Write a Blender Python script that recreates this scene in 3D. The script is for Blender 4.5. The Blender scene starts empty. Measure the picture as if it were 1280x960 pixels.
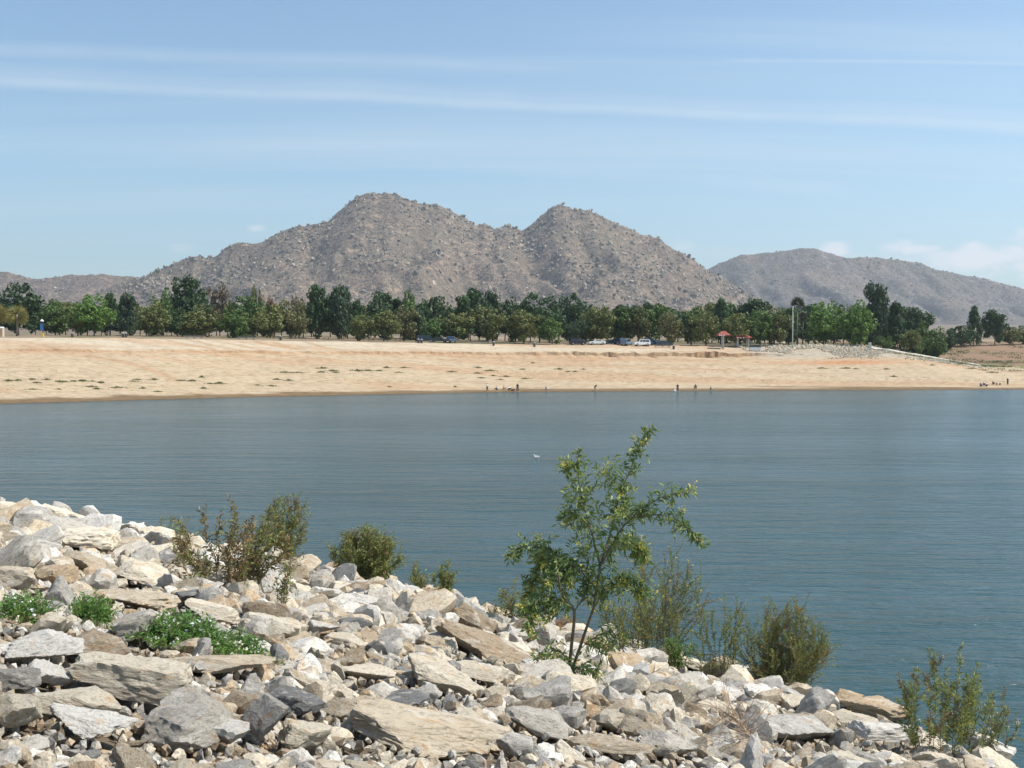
import bpy, bmesh, math, random
import numpy as np
from mathutils import Vector, Matrix, Euler, noise as mnoise
random.seed(7); rng = np.random.default_rng(7)
PI = math.pi; R = math.radians
scene = bpy.context.scene
col = scene.collection

# ------------------------------------------------------------------ camera
FPX = 1372.0; EYE = 9.9; PITCH = math.atan(50/FPX)
cam_d = bpy.data.cameras.new('camera'); cam_d.sensor_width = 36; cam_d.lens = 36*FPX/1280
cam_d.clip_start = .1; cam_d.clip_end = 30000
cam = bpy.data.objects.new('camera', cam_d); col.objects.link(cam)
cam.location = (0, 0, EYE); cam.rotation_euler = (PI/2-PITCH, 0, 0); scene.camera = cam
def ray(px, py):
    v = Vector(((px-640)/FPX, (480-py)/FPX, -1.0)); v.rotate(cam.rotation_euler); return v.normalized()
def at(px, py, Y):
    d = ray(px, py); return Vector((0, 0, EYE)) + d*(Y/d.y)

# ------------------------------------------------------------------ helpers
def link(o): col.objects.link(o); return o
def tag(o, label=None, cat=None, group=None, kind=None):
    if label: o['label'] = label
    if cat: o['category'] = cat
    if group: o['group'] = group
    if kind: o['kind'] = kind
    return o
def empty(name, loc=(0, 0, 0), rz=0, label=None, cat=None, group=None):
    o = link(bpy.data.objects.new(name, None)); o.location = loc; o.rotation_euler = (0, 0, rz); o.empty_display_size = .3
    return tag(o, label, cat, group)
def np_mesh(name, V, F, mat, smooth=False, tint=None, sharp=None):
    """V (n,3); F (m,k) int array."""
    V = np.asarray(V, dtype=np.float32).reshape(-1, 3); F = np.asarray(F, dtype=np.int32)
    me = bpy.data.meshes.new(name); k = F.shape[1]
    me.vertices.add(len(V)); me.vertices.foreach_set('co', V.ravel())
    me.loops.add(F.size); me.loops.foreach_set('vertex_index', F.ravel())
    me.polygons.add(len(F)); me.polygons.foreach_set('loop_start', np.arange(0, F.size, k, dtype=np.int32))
    if mat: me.materials.append(mat)
    me.update(calc_edges=True)
    me.polygons.foreach_set('use_smooth', np.full(len(F), smooth))
    if tint is not None:
        a = me.color_attributes.new('tint', 'FLOAT_COLOR', 'POINT')
        t = np.ones((len(V), 4), dtype=np.float32); t[:, :3] = tint; a.data.foreach_set('color', t.ravel())
    if smooth and sharp: me.set_sharp_from_angle(angle=sharp)
    me.validate()
    return me
def obj(name, me, parent=None, loc=None, rot=None, scale=None):
    o = link(bpy.data.objects.new(name, me))
    if parent: o.parent = parent
    if loc is not None: o.location = loc
    if rot is not None: o.rotation_euler = rot
    if scale is not None: o.scale = scale
    return o
class MB:
    def __init__(s): s.V = []; s.F = []
    def quad(s, a, b, c, d):
        n = len(s.V); s.V += [tuple(a), tuple(b), tuple(c), tuple(d)]; s.F.append((n, n+1, n+2, n+3))
    def poly(s, pts):
        n = len(s.V); s.V += [tuple(p) for p in pts]; s.F.append(tuple(range(n, n+len(pts))))
    def box(s, x0, x1, y0, y1, z0, z1, M=None, taper=0):
        P = [(x0, y0, z0), (x1, y0, z0), (x1, y1, z0), (x0, y1, z0), (x0+taper, y0+taper, z1), (x1-taper, y0+taper, z1), (x1-taper, y1-taper, z1), (x0+taper, y1-taper, z1)]
        if M: P = [tuple(M @ Vector(p)) for p in P]
        n = len(s.V); s.V += P
        s.F += [tuple(n+i for i in f) for f in ((0, 3, 2, 1), (4, 5, 6, 7), (0, 1, 5, 4), (1, 2, 6, 5), (2, 3, 7, 6), (3, 0, 4, 7))]
    def tube(s, pts, rads, seg=6, cap=True):
        pts = [Vector(p) for p in pts]; n0 = len(s.V)
        if not hasattr(rads, '__len__'): rads = [rads]*len(pts)
        up = Vector((.3, .2, 1)).normalized()
        for i, p in enumerate(pts):
            d = (pts[min(i+1, len(pts)-1)]-pts[max(i-1, 0)])
            d = d.normalized() if d.length > 1e-9 else Vector((0, 0, 1))
            a = d.cross(up)
            if a.length < .1: a = d.cross(Vector((1, 0, 0)))
            a.normalize(); b = d.cross(a)
            for k in range(seg):
                t = 2*PI*k/seg; s.V.append(tuple(p+(a*math.cos(t)+b*math.sin(t))*rads[i]))
        for i in range(len(pts)-1):
            for k in range(seg):
                k2 = (k+1) % seg; s.F.append((n0+i*seg+k, n0+i*seg+k2, n0+(i+1)*seg+k2, n0+(i+1)*seg+k))
        if cap:
            s.F.append(tuple(n0+k for k in range(seg))[::-1]); m = n0+(len(pts)-1)*seg; s.F.append(tuple(m+k for k in range(seg)))
    def mesh(s, name, mat, smooth=False, sharp=None, bevel=0):
        me = bpy.data.meshes.new(name); me.from_pydata(s.V, [], s.F)
        if bevel:
            bm = bmesh.new(); bm.from_mesh(me); bmesh.ops.remove_doubles(bm, verts=bm.verts, dist=1e-5)
            bmesh.ops.bevel(bm, geom=[e for e in bm.edges if e.is_manifold and e.calc_face_angle(0) > .4], offset=bevel, segments=2, affect='EDGES', clamp_overlap=True)
            bm.to_mesh(me); bm.free()
        if mat: me.materials.append(mat)
        me.update(); me.polygons.foreach_set('use_smooth', [smooth]*len(me.polygons))
        if smooth and sharp: me.set_sharp_from_angle(angle=sharp)
        return me
    def build(s, name, mat, parent=None, **k): return obj(name, s.mesh(name, mat, **k), parent)

# ------------------------------------------------------------------ node helpers
class NT:
    def __init__(s, tree): s.t = tree; s.n = tree.nodes; s.l = tree.links
    def new(s, typ, **kw):
        n = s.n.new(typ)
        for k, v in kw.items():
            if k.startswith('i_'):
                key = k[2:]; key = int(key) if key.isdigit() else key.replace('_', ' '); s.set(n.inputs[key], v)
            else: setattr(n, k, v)
        return n
    def set(s, inp, v):
        if hasattr(v, 'is_output') or isinstance(v, bpy.types.NodeSocket): s.l.new(v, inp)
        else: inp.default_value = v
    def math(s, op, a, b=0.0, c=None, clamp=False):
        n = s.n.new('ShaderNodeMath'); n.operation = op; n.use_clamp = clamp
        s.set(n.inputs[0], a); s.set(n.inputs[1], b)
        if c is not None: s.set(n.inputs[2], c)
        return n.outputs[0]
    def mix(s, f, a, b, mode='MIX'):
        n = s.n.new('ShaderNodeMix'); n.data_type = 'RGBA'; n.blend_type = mode
        s.set(n.inputs[0], f); s.set(n.inputs[6], a if not isinstance(a, tuple) else (*a, 1)[:4]); s.set(n.inputs[7], b if not isinstance(b, tuple) else (*b, 1)[:4]); return n.outputs[2]
    def noise(s, vec, scale, detail=4, rough=.55, dist=0):
        n = s.n.new('ShaderNodeTexNoise'); s.set(n.inputs['Vector'], vec); n.inputs['Scale'].default_value = scale; n.inputs['Detail'].default_value = detail
        n.inputs['Roughness'].default_value = rough; n.inputs['Distortion'].default_value = dist; return n.outputs[0]
    def map(s, vec, scale=(1, 1, 1), loc=(0, 0, 0), rot=(0, 0, 0)):
        n = s.n.new('ShaderNodeMapping'); s.set(n.inputs[0], vec); n.inputs[1].default_value = loc; n.inputs[2].default_value = rot; n.inputs[3].default_value = scale; return n.outputs[0]
    def step(s, v, a, b):
        n = s.n.new('ShaderNodeMapRange'); n.interpolation_type = 'SMOOTHSTEP'; s.set(n.inputs[0], v); n.inputs[1].default_value = a; n.inputs[2].default_value = b; return n.outputs[0]
    def lin(s, v, a, b, c, d):
        n = s.n.new('ShaderNodeMapRange'); s.set(n.inputs[0], v); n.inputs[1].default_value = a; n.inputs[2].default_value = b; n.inputs[3].default_value = c; n.inputs[4].default_value = d; return n.outputs[0]
    def vmath(s, op, a, b=None):
        n = s.n.new('ShaderNodeVectorMath'); n.operation = op; s.set(n.inputs[0], a)
        if b is not None: s.set(n.inputs[1], b)
        return n
def new_mat(name):
    m = bpy.data.materials.new(name); m.use_nodes = True; m.node_tree.nodes.clear(); t = NT(m.node_tree)
    out = t.new('ShaderNodeOutputMaterial'); b = t.new('ShaderNodeBsdfPrincipled'); t.l.new(b.outputs[0], out.inputs[0]); return m, t, b, out
def bump(t, b, h, dist, strength=1.0):
    n = t.new('ShaderNodeBump'); t.set(n.inputs['Height'], h); n.inputs['Distance'].default_value = dist; n.inputs['Strength'].default_value = strength
    t.l.new(n.outputs[0], b.inputs['Normal'])
def plain(name, c, rough=.6, metal=0, var=.25, scale=3, spec=.5):
    m, t, b, o = new_mat(name); tc = t.new('ShaderNodeTexCoord').outputs['Object']
    n = t.noise(tc, scale, 5); n2 = t.noise(tc, scale*9, 3)
    f = t.math('ADD', t.math('MULTIPLY', n, .7), t.math('MULTIPLY', n2, .3))
    lo = tuple(x*(1-var) for x in c); hi = tuple(min(1, x*(1+var)) for x in c)
    t.set(b.inputs['Base Color'], t.mix(t.step(f, .3, .7), lo, hi)); b.inputs['Roughness'].default_value = rough; b.inputs['Metallic'].default_value = metal
    b.inputs['Specular IOR Level'].default_value = spec
    return m

# rock
def rock_mat(name, from_object):
    m, t, b, o = new_mat(name)
    if from_object:
        oi = t.new('ShaderNodeObjectInfo'); tint = oi.outputs['Color']
        tc = t.new('ShaderNodeTexCoord').outputs['Object']
        off = t.new('ShaderNodeCombineXYZ'); t.set(off.inputs[0], t.math('MULTIPLY', oi.outputs['Random'], 91.)); t.set(off.inputs[1], t.math('MULTIPLY', oi.outputs['Random'], 37.))
        p = t.vmath('ADD', tc, off.outputs[0]).outputs[0]
    else:
        tint = t.new('ShaderNodeAttribute', attribute_name='tint').outputs['Color']
        p = t.new('ShaderNodeNewGeometry').outputs['Position']
    k = 1.0 if from_object else 1.6
    pd = t.map(p, (1, 1, 3.2), rot=(.6, .5, .3))
    big = t.noise(p, 1.7*k, 5, .6, .6); str_ = t.noise(pd, 2.6*k, 8, .65, 1.2); fine = t.noise(p, 55, 4, .75); mid = t.noise(p, 9, 6, .65)
    grey = t.mix(1.0, tint, (.72, .71, .69), 'MULTIPLY')
    c = t.mix(t.step(str_, .50, .62), tint, grey)
    pale = t.mix(.5, tint, (.66, .60, .50))
    c = t.mix(t.math('MULTIPLY', t.step(big, .53, .64), .75), c, pale)
    stain = t.mix(1.0, tint, (.92, .62, .36), 'MULTIPLY')
    c = t.mix(t.math('MULTIPLY', t.step(t.noise(p, 2.3*k, 5, .6, .3), .56, .7), .7), c, stain)
    c = t.mix(t.math('MULTIPLY', t.step(mid, .53, .64), .7), c, t.mix(1.0, c, (.45, .44, .45), 'MULTIPLY'))
    c = t.mix(t.lin(fine, .35, .65, .0, .5), t.mix(.5, c, (1, 1, 1), 'SOFT_LIGHT'), t.mix(1.0, c, (.55, .54, .54), 'MULTIPLY'))
    t.set(b.inputs['Base Color'], c); b.inputs['Roughness'].default_value = .9; b.inputs['Specular IOR Level'].default_value = .25
    h = t.math('ADD', t.math('MULTIPLY', mid, .8), t.math('ADD', t.math('MULTIPLY', fine, .3), t.math('MULTIPLY', str_, .5)))
    bump(t, b, h, .042, .9)
    return m
M_rock = rock_mat('rock', True); M_rocks = rock_mat('rock_mass', False)

def foliage_mat(name, c1, c2, use_obj=False, trans=.25, rough=.55):
    m, t, b, out = new_mat(name); g = t.new('ShaderNodeNewGeometry')
    r = g.outputs['Random Per Island']
    c = t.mix(r, c1, c2)
    tc = t.new('ShaderNodeTexCoord').outputs['Object']
    if use_obj: c = t.mix(1.0, c, t.new('ShaderNodeObjectInfo').outputs['Color'], 'MULTIPLY')
    c = t.mix(t.math('MULTIPLY', t.step(t.noise(g.outputs['Position'], .55 if use_obj else 3, 3), .4, .65), .45), c, t.mix(1.0, c, (1.5, 1.25, .8), 'MULTIPLY'))
    t.set(b.inputs['Base Color'], c); b.inputs['Roughness'].default_value = rough; b.inputs['Specular IOR Level'].default_value = .3
    tr = t.new('ShaderNodeBsdfTranslucent'); t.set(tr.inputs[0], c)
    mx = t.new('ShaderNodeMixShader'); mx.inputs[0].default_value = trans
    t.l.new(b.outputs[0], mx.inputs[1]); t.l.new(tr.outputs[0], mx.inputs[2]); t.l.new(mx.outputs[0], out.inputs[0]); return m
M_tree = foliage_mat('tree_foliage', (.8, .8, .8), (1.35, 1.3, 1.15), True, .22)
M_bark = plain('bark', (.12, .09, .07), .9, scale=6)
M_bark2 = plain('pale_bark', (.22, .18, .14), .9, scale=6)
M_tob = foliage_mat('bluish_leaf', (.10, .17, .05), (.27, .35, .13), trans=.35, rough=.4)
M_olive = foliage_mat('olive_leaf', (.115, .165, .045), (.33, .35, .13), trans=.38)
M_green = foliage_mat('fresh_leaf', (.085, .20, .045), (.20, .35, .09), trans=.35)
M_brownleaf = foliage_mat('browning_leaf', (.13, .11, .045), (.28, .19, .09), trans=.25)
M_yellow = foliage_mat('yellow_flower', (.75, .58, .06), (.85, .72, .16), trans=.3)
M_white = foliage_mat('white_flower', (.75, .75, .72), (.8, .8, .78), trans=.2)
M_red = foliage_mat('reddish_tip', (.30, .09, .04), (.40, .18, .09), trans=.2)
M_stem = plain('stem', (.17, .135, .08), .8, scale=20)
M_dry = plain('dry_twig', (.33, .23, .15), .85, scale=20)
M_drygrass = foliage_mat('dry_grass', (.35, .20, .11), (.45, .32, .19), trans=.2)
M_weed = foliage_mat('beach_weed', (.06, .10, .03), (.13, .17, .06), trans=.2)

# ------------------------------------------------------------------ terrain
SX = np.array([-3000, -400, -160, -84, -50, 0, 55, 111, 170, 400, 3000.]); SY = np.array([60, 100, 148, 181, 203, 226, 233, 238, 243, 262, 500.])
def S(x): return np.interp(x, SX, SY)
def vnoise(x, seed=0):
    i = np.floor(x); f = x-i; f = f*f*(3-2*f)
    h = lambda k: (np.sin(k*127.1+seed*311.7)*43758.5453) % 1.0
    return h(i)*(1-f)+h(i+1)*f
def hash2(i, j, s): return (np.sin(i*127.1+j*311.7+s*74.7)*43758.5453) % 1.0
def n2(x, y, s=0):
    i = np.floor(x); j = np.floor(y); fx = x-i; fy = y-j; fx = fx*fx*(3-2*fx); fy = fy*fy*(3-2*fy)
    return (hash2(i, j, s)*(1-fx)+hash2(i+1, j, s)*fx)*(1-fy)+(hash2(i, j+1, s)*(1-fx)+hash2(i+1, j+1, s)*fx)*fy
def fbm(x, y, o=4, s=0):
    v = 0; a = .5
    for k in range(o): v = v+a*n2(x*2**k+k*17.3, y*2**k-k*9.1, s+k); a *= .5
    return v/(1-.5**o)
def Ttop(x): return np.interp(x, [-90, 0, 60, 100, 126, 145, 400], [11.3, 9.9, 9.45, 9.5, 4.7, 4.3, 4.3])
def Tback(x): return np.interp(x, [-90, 0, 60, 110, 400], [11.4, 10.2, 9.9, 9.2, 9.0])
def smooth(t): t = np.clip(t, 0, 1); return t*t*(3-2*t)
def ground_z(x, y):
    x = np.asarray(x, float); y = np.asarray(y, float)
    bank = 8.3-.221*(x+y) - np.maximum(0, .5*(y-44-np.minimum(0, (x+8)*.46)))-.75*np.maximum(0, x-8.6)
    bank = np.minimum(bank, 8.9); bank = np.maximum(bank, -3)
    t = y-S(x); T = Ttop(x); nz = (vnoise(x*.45, 3)-.5)*1.6+(vnoise(x*1.3, 5)-.5)*1.6
    ts = t-50+nz; sc = np.clip(np.interp(x, [-90, -20, 10, 58, 66, 90], [.25, .4, .7, 1.0, .3, 0]), 0, 1)*(.35+1.1*vnoise(x*.8, 9))
    prof = np.interp(t, [-60, 0, 3, 12, 50, 68, 72], [-3, 0, .30, 1.25, .755*10, 9.75, 10])/10*T
    prof = prof+np.where((t > 3) & (t < 72), sc*.60*np.where(ts > 0, 1, -1)*np.clip(1-np.abs(ts)/7, 0, 1), 0)
    back = np.where(t > 70, (Tback(x)-T)*smooth((t-70)/120)+.010*np.clip(t-70, 0, 330)+.021*np.clip(t-400, 0, 8000), 0)
    beach = np.where(t < 0, np.maximum(t*.1, -3), prof)+back
    beach = beach+np.where((t > 1) & (t < 400), (fbm(x*.12, y*.12, 3, 2)-.5)*.35*np.clip((t-1)/8, 0, 1), 0)
    return np.where(y < 110, bank, beach)
def bz(x, y): return max(min(8.3-.221*(x+y)-max(0, .5*(y-44-min(0, (x+8)*.46)))-.75*max(0, x-8.6), 8.9), -3)
def hit(px, py, d0=4, d1=2500):
    d = ray(px, py); k = np.geomspace(d0, d1, 6000); P = np.array([0, 0, EYE])+np.outer(k, np.array(d))
    g = np.maximum(ground_z(P[:, 0], P[:, 1]), 0); b = np.where(P[:, 2] <= g)[0]
    i = b[0] if len(b) else -1; return Vector((P[i, 0], P[i, 1], g[i]))
def gz(x, y): return float(ground_z(np.array([x]), np.array([y]))[0])

ys_near = np.concatenate([np.linspace(-60, 0, 13), np.arange(.5, 60, .5), np.arange(60, 120, 4)])
ts = np.concatenate([np.arange(-100, -6, 6), np.arange(-6, 46, 1), np.arange(46, 54, .2), np.arange(54, 80, 1), np.arange(80, 140, 2.5), np.geomspace(140, 9500, 50)])
xs = np.concatenate([-np.geomspace(160, 6000, 22)[::-1], np.arange(-158, -45, .7), np.arange(-45, 25, .5), np.arange(25, 165, .7), np.geomspace(166, 6000, 22)])
rows = np.concatenate([ys_near, ts+226]); X, Yr = np.meshgrid(xs, rows)
w = smooth((Yr-124)/60); Y = Yr+(S(X)-226)*w
Z = ground_z(X, Y)
t = Y-S(X)
near = Y < 110
nA = fbm(X*.05, Y*.35, 4, 11); nB = fbm(X*.3, Y*.3, 3, 21); nC = fbm(X*.02, Y*.15, 3, 5)
def C(*c): return np.array(c)
sand = C(.45, .355, .24); pale = C(.50, .42, .31); red = C(.42, .26, .15); wet = C(.19, .13, .07)
tint = np.ones(X.shape+(3,))*sand
def blend(mask, c):
    global tint
    tint = tint*(1-mask[..., None])+c*mask[..., None]
blend(smooth((t-50)/3)*np.interp(X, [-100, 60, 90], [1, .9, .3]), pale)
blend(smooth((nA-.5)*6)*np.exp(-((t-44)/9)**2)*np.interp(X, [-90, -40, 20, 110], [.35, .75, .8, .5]), red)
blend(np.exp(-((t-49)/1.6)**2)*.65*np.interp(X, [-90, 62, 80], [.8, 1, 0]), red)
blend(np.clip((nC-.52)*5, 0, .5)*(t > 6), red)
blend(np.clip((nB-.62)*3, 0, .35)*(t > 8)*(t < 48), C(.36, .27, .17))
blend(np.exp(-((t-38)/2.5)**2)*np.exp(-((X-83)/16)**2)*.9, C(.45, .2, .09))                     # red band below the riprap
blend(smooth((t-42)/6)*(1-smooth((t-66)/4))*smooth((X-58)/10)*(1-smooth((X-120)/12))*.55, C(.36, .34, .29))
for k_, (tl, al) in enumerate(((8, .35), (11, .25), (15, .4), (19, .22), (24, .35), (29, .25), (34, .4), (40, .3), (56, .3), (62, .3))):
    tw = tl+(fbm(X*.04+k_*9, X*0, 3, k_)-.5)*5; blend(np.exp(-((t-tw)/.7)**2)*al*smooth((fbm(X*.07, X*0+k_, 2, 70+k_)-.38)*5), C(.33, .225, .13))
blend(1-smooth((t-(4.2+1.6*(nA-.5)*4))/2.5), wet)
blend(1-smooth((t-.4)/.8), wet*.55)
bg = smooth((t-70)/2.5)
blend(bg, C(.24, .185, .125)); blend(bg*smooth((fbm(X*.06, Y*.06, 3, 8)-.47)*7), C(.10, .12, .05)); blend(bg*smooth((fbm(X*.03, Y*.09, 3, 9)-.55)*7), C(.34, .25, .17))
rt = smooth((X-112)/12)*smooth((t-55)/6)
blend(rt*(1-smooth((t-230)/90)), C(.27, .175, .115)); blend(rt*smooth((fbm(X*.12, Y*.25, 3, 61)-.45)*6)*.8*(1-smooth((t-170)/60)), C(.20, .15, .09)); blend(smooth((X-100)/14)*np.exp(-((t-58)/8)**2)*smooth((nB-.42)*6)*.8, C(.12, .16, .05))
blend(smooth((t-330)/200), C(.20, .155, .12))
def track(pts, wd, c, a):
    P = [hit(*p) for p in pts]
    for A, B in zip(P[:-1], P[1:]):
        ax, ay, bx, by = A.x, A.y, B.x, B.y; L = (bx-ax)**2+(by-ay)**2+1e-6
        k = np.clip(((X-ax)*(bx-ax)+(Y-ay)*(by-ay))/L, 0, 1); dd = np.hypot(X-ax-k*(bx-ax), Y-ay-k*(by-ay))
        blend(np.exp(-(dd/wd)**2)*a, c)
for pts in ([(50, 431), (62, 434), (73, 438)], [(30, 432), (44, 436)], [(110, 445), (150, 452), (185, 461), (205, 468), (222, 476)], [(205, 424), (235, 431), (270, 437)], [(265, 426), (300, 432), (330, 438)],
            [(300, 424), (330, 430), (370, 437)], [(385, 428), (400, 433), (420, 437)], [(340, 427), (352, 432), (375, 437)], [(160, 426), (200, 433)], [(560, 446), (640, 448)], [(235, 425), (262, 431), (300, 438), (345, 441)]):
    track(pts, .8, C(.36, .22, .12), .7)
blend(near*1.0, C(.17, .135, .095))
tint *= (.93+.14*fbm(X*.9, Y*.9, 3, 33))[..., None]
nr, nc = X.shape; idx = np.arange(nr*nc).reshape(nr, nc)
F = np.stack([idx[:-1, :-1], idx[:-1, 1:], idx[1:, 1:], idx[1:, :-1]], -1).reshape(-1, 4)
m, tt, b, o = new_mat('ground'); tc = tt.new('ShaderNodeNewGeometry').outputs['Position']
a_ = tt.new('ShaderNodeAttribute', attribute_name='tint').outputs['Color']
nn = tt.noise(tt.map(tc, (.5, 1, 1)), 1.1, 8, .7); n_f = tt.noise(tc, 9, 5, .7)
c = tt.mix(tt.step(nn, .42, .66), tt.mix(1.0, a_, (1.06, 1.05, 1.04), 'MULTIPLY'), tt.mix(1.0, a_, (.74, .72, .70), 'MULTIPLY'))
c = tt.mix(tt.math('MULTIPLY', tt.step(n_f, .55, .7), .35), c, tt.mix(1.0, a_, (.6, .58, .55), 'MULTIPLY'))
tt.set(b.inputs['Base Color'], c); b.inputs['Roughness'].default_value = .95; b.inputs['Specular IOR Level'].default_value = .15
bump(tt, b, tt.math('ADD', nn, tt.math('MULTIPLY', n_f, .2)), .25, .8)
g = obj('ground', np_mesh('ground', np.stack([X, Y, Z], -1), F, m, False, tint.reshape(-1, 3))); tag(g, kind='structure')

# ------------------------------------------------------------------ water
m, tt, b, o = new_mat('lake_water'); tc = tt.new('ShaderNodeNewGeometry').outputs['Position']
w1 = tt.noise(tt.map(tc, (.50, 1.6, 1), rot=(0, 0, R(6))), 1.05, 3, .5, .5)
w2 = tt.noise(tt.map(tc, (.7, 1.4, 1), rot=(0, 0, R(-14))), 4.2, 3, .6, .3)
w3 = tt.noise(tt.map(tc, (.3, .9, 1), rot=(0, 0, R(9))), .35, 2, .5)
patch = tt.noise(tt.map(tc, (.010, .05, 1), rot=(0, 0, R(3))), 1.0, 4, .55)
amp = tt.math('MULTIPLY', tt.lin(patch, .38, .62, .55, 1.2), tt.lin(tt.noise(tt.map(tc, (.10, .55, 1), rot=(0, 0, R(4))), 1.0, 5, .65), .35, .65, .6, 1.35))
h = tt.math('MULTIPLY', tt.math('ADD', tt.math('ADD', w1, tt.math('MULTIPLY', w2, .20)), tt.math('MULTIPLY', w3, 1.3)), amp)
b.inputs['Base Color'].default_value = (.028, .068, .076, 1); b.inputs['Roughness'].default_value = .19; b.inputs['IOR'].default_value = 1.33
bump(tt, b, h, .155, 1.0)
wx = np.array([-2500, -300, 300, 2500.]); wy = np.array([-60, 20, 150, 700.]); WX, WY = np.meshgrid(wx, wy); ii = np.arange(16).reshape(4, 4)
water = obj('water', np_mesh('water', np.stack([WX, WY, WX*0], -1), np.stack([ii[:-1, :-1], ii[:-1, 1:], ii[1:, 1:], ii[1:, :-1]], -1).reshape(-1, 4), m)); tag(water, kind='structure')

# ------------------------------------------------------------------ hills
m, tt, b, o = new_mat('hillside'); tc = tt.new('ShaderNodeNewGeometry').outputs['Position']
a_ = tt.new('ShaderNodeAttribute', attribute_name='tint').outputs['Color']
s1 = tt.noise(tc, .11, 5, .75); s2 = tt.noise(tc, .022, 5, .65); s3 = tt.noise(tc, .05, 4, .7); s4 = tt.noise(tt.map(tc, (1, .5, .5)), .006, 5, .6)
c = tt.mix(tt.step(s1, .45, .60), tt.mix(1.0, a_, (.52, .52, .50), 'MULTIPLY'), a_)
c = tt.mix(tt.math('MULTIPLY', tt.step(s3, .53, .66), .6), c, tt.mix(1.0, a_, (1.8, 1.65, 1.45), 'MULTIPLY'))
c = tt.mix(tt.math('MULTIPLY', tt.step(s2, .5, .62), .45), c, tt.mix(1.0, a_, (.5, .52, .5), 'MULTIPLY'))
c = tt.mix(tt.math('MULTIPLY', tt.step(s4, .5, .6), .35), c, tt.mix(1.0, a_, (.62, .66, .58), 'MULTIPLY'))
tt.set(b.inputs['Base Color'], c); b.inputs['Roughness'].default_value = .95; b.inputs['Specular IOR Level'].default_value = .1
bump(tt, b, tt.math('ADD', s1, tt.math('MULTIPLY', s3, 2.0)), 6, .8)
M_hill = m
def ico(level):
    bm = bmesh.new(); bmesh.ops.create_icosphere(bm, subdivisions=level, radius=1); V = np.array([v.co[:] for v in bm.verts]); F = np.array([[v.index for v in f.verts] for f in bm.faces]); bm.free(); return V, F
ICO = {k: ico(k) for k in (1, 2, 3, 4, 5)}
def rock_batch(level, pos, size, rot, K=8, rough=.03, lo=.42):
    """many faceted boulders at once: vertices of a ball pulled in to random cutting planes."""
    D, F0 = ICO[level]; D = D/np.linalg.norm(D, axis=1)[:, None]; N = len(pos)
    nrm = rng.normal(size=(N, K, 3)); nrm /= np.linalg.norm(nrm, axis=2)[..., None]; dist = rng.uniform(lo, .95, (N, K))
    dots = np.einsum('vc,nkc->nvk', D, nrm); tk = np.where(dots > .05, dist[:, None, :]/np.maximum(dots, .05), 9).min(2); tk = np.minimum(tk, 1.35)
    tk *= 1+rng.normal(size=tk.shape)*rough
    V = D[None]*tk[..., None]*size[:, None, :]
    cr, sr = np.cos(rot), np.sin(rot)
    def rx(V, c, s): y = V[..., 1]*c-V[..., 2]*s; z = V[..., 1]*s+V[..., 2]*c; return np.stack([V[..., 0], y, z], -1)
    def ry(V, c, s): x = V[..., 0]*c+V[..., 2]*s; z = -V[..., 0]*s+V[..., 2]*c; return np.stack([x, V[..., 1], z], -1)
    def rz(V, c, s): x = V[..., 0]*c-V[..., 1]*s; y = V[..., 0]*s+V[..., 1]*c; return np.stack([x, y, V[..., 2]], -1)
    V = rx(V, cr[:, 0, None], sr[:, 0, None]); V = ry(V, cr[:, 1, None], sr[:, 1, None]); V = rz(V, cr[:, 2, None], sr[:, 2, None])
    V = V+pos[:, None, :]
    F = (F0[None]+np.arange(N)[:, None, None]*len(D)).reshape(-1, 3)
    return V.reshape(-1, 3), F, len(D)
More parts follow.
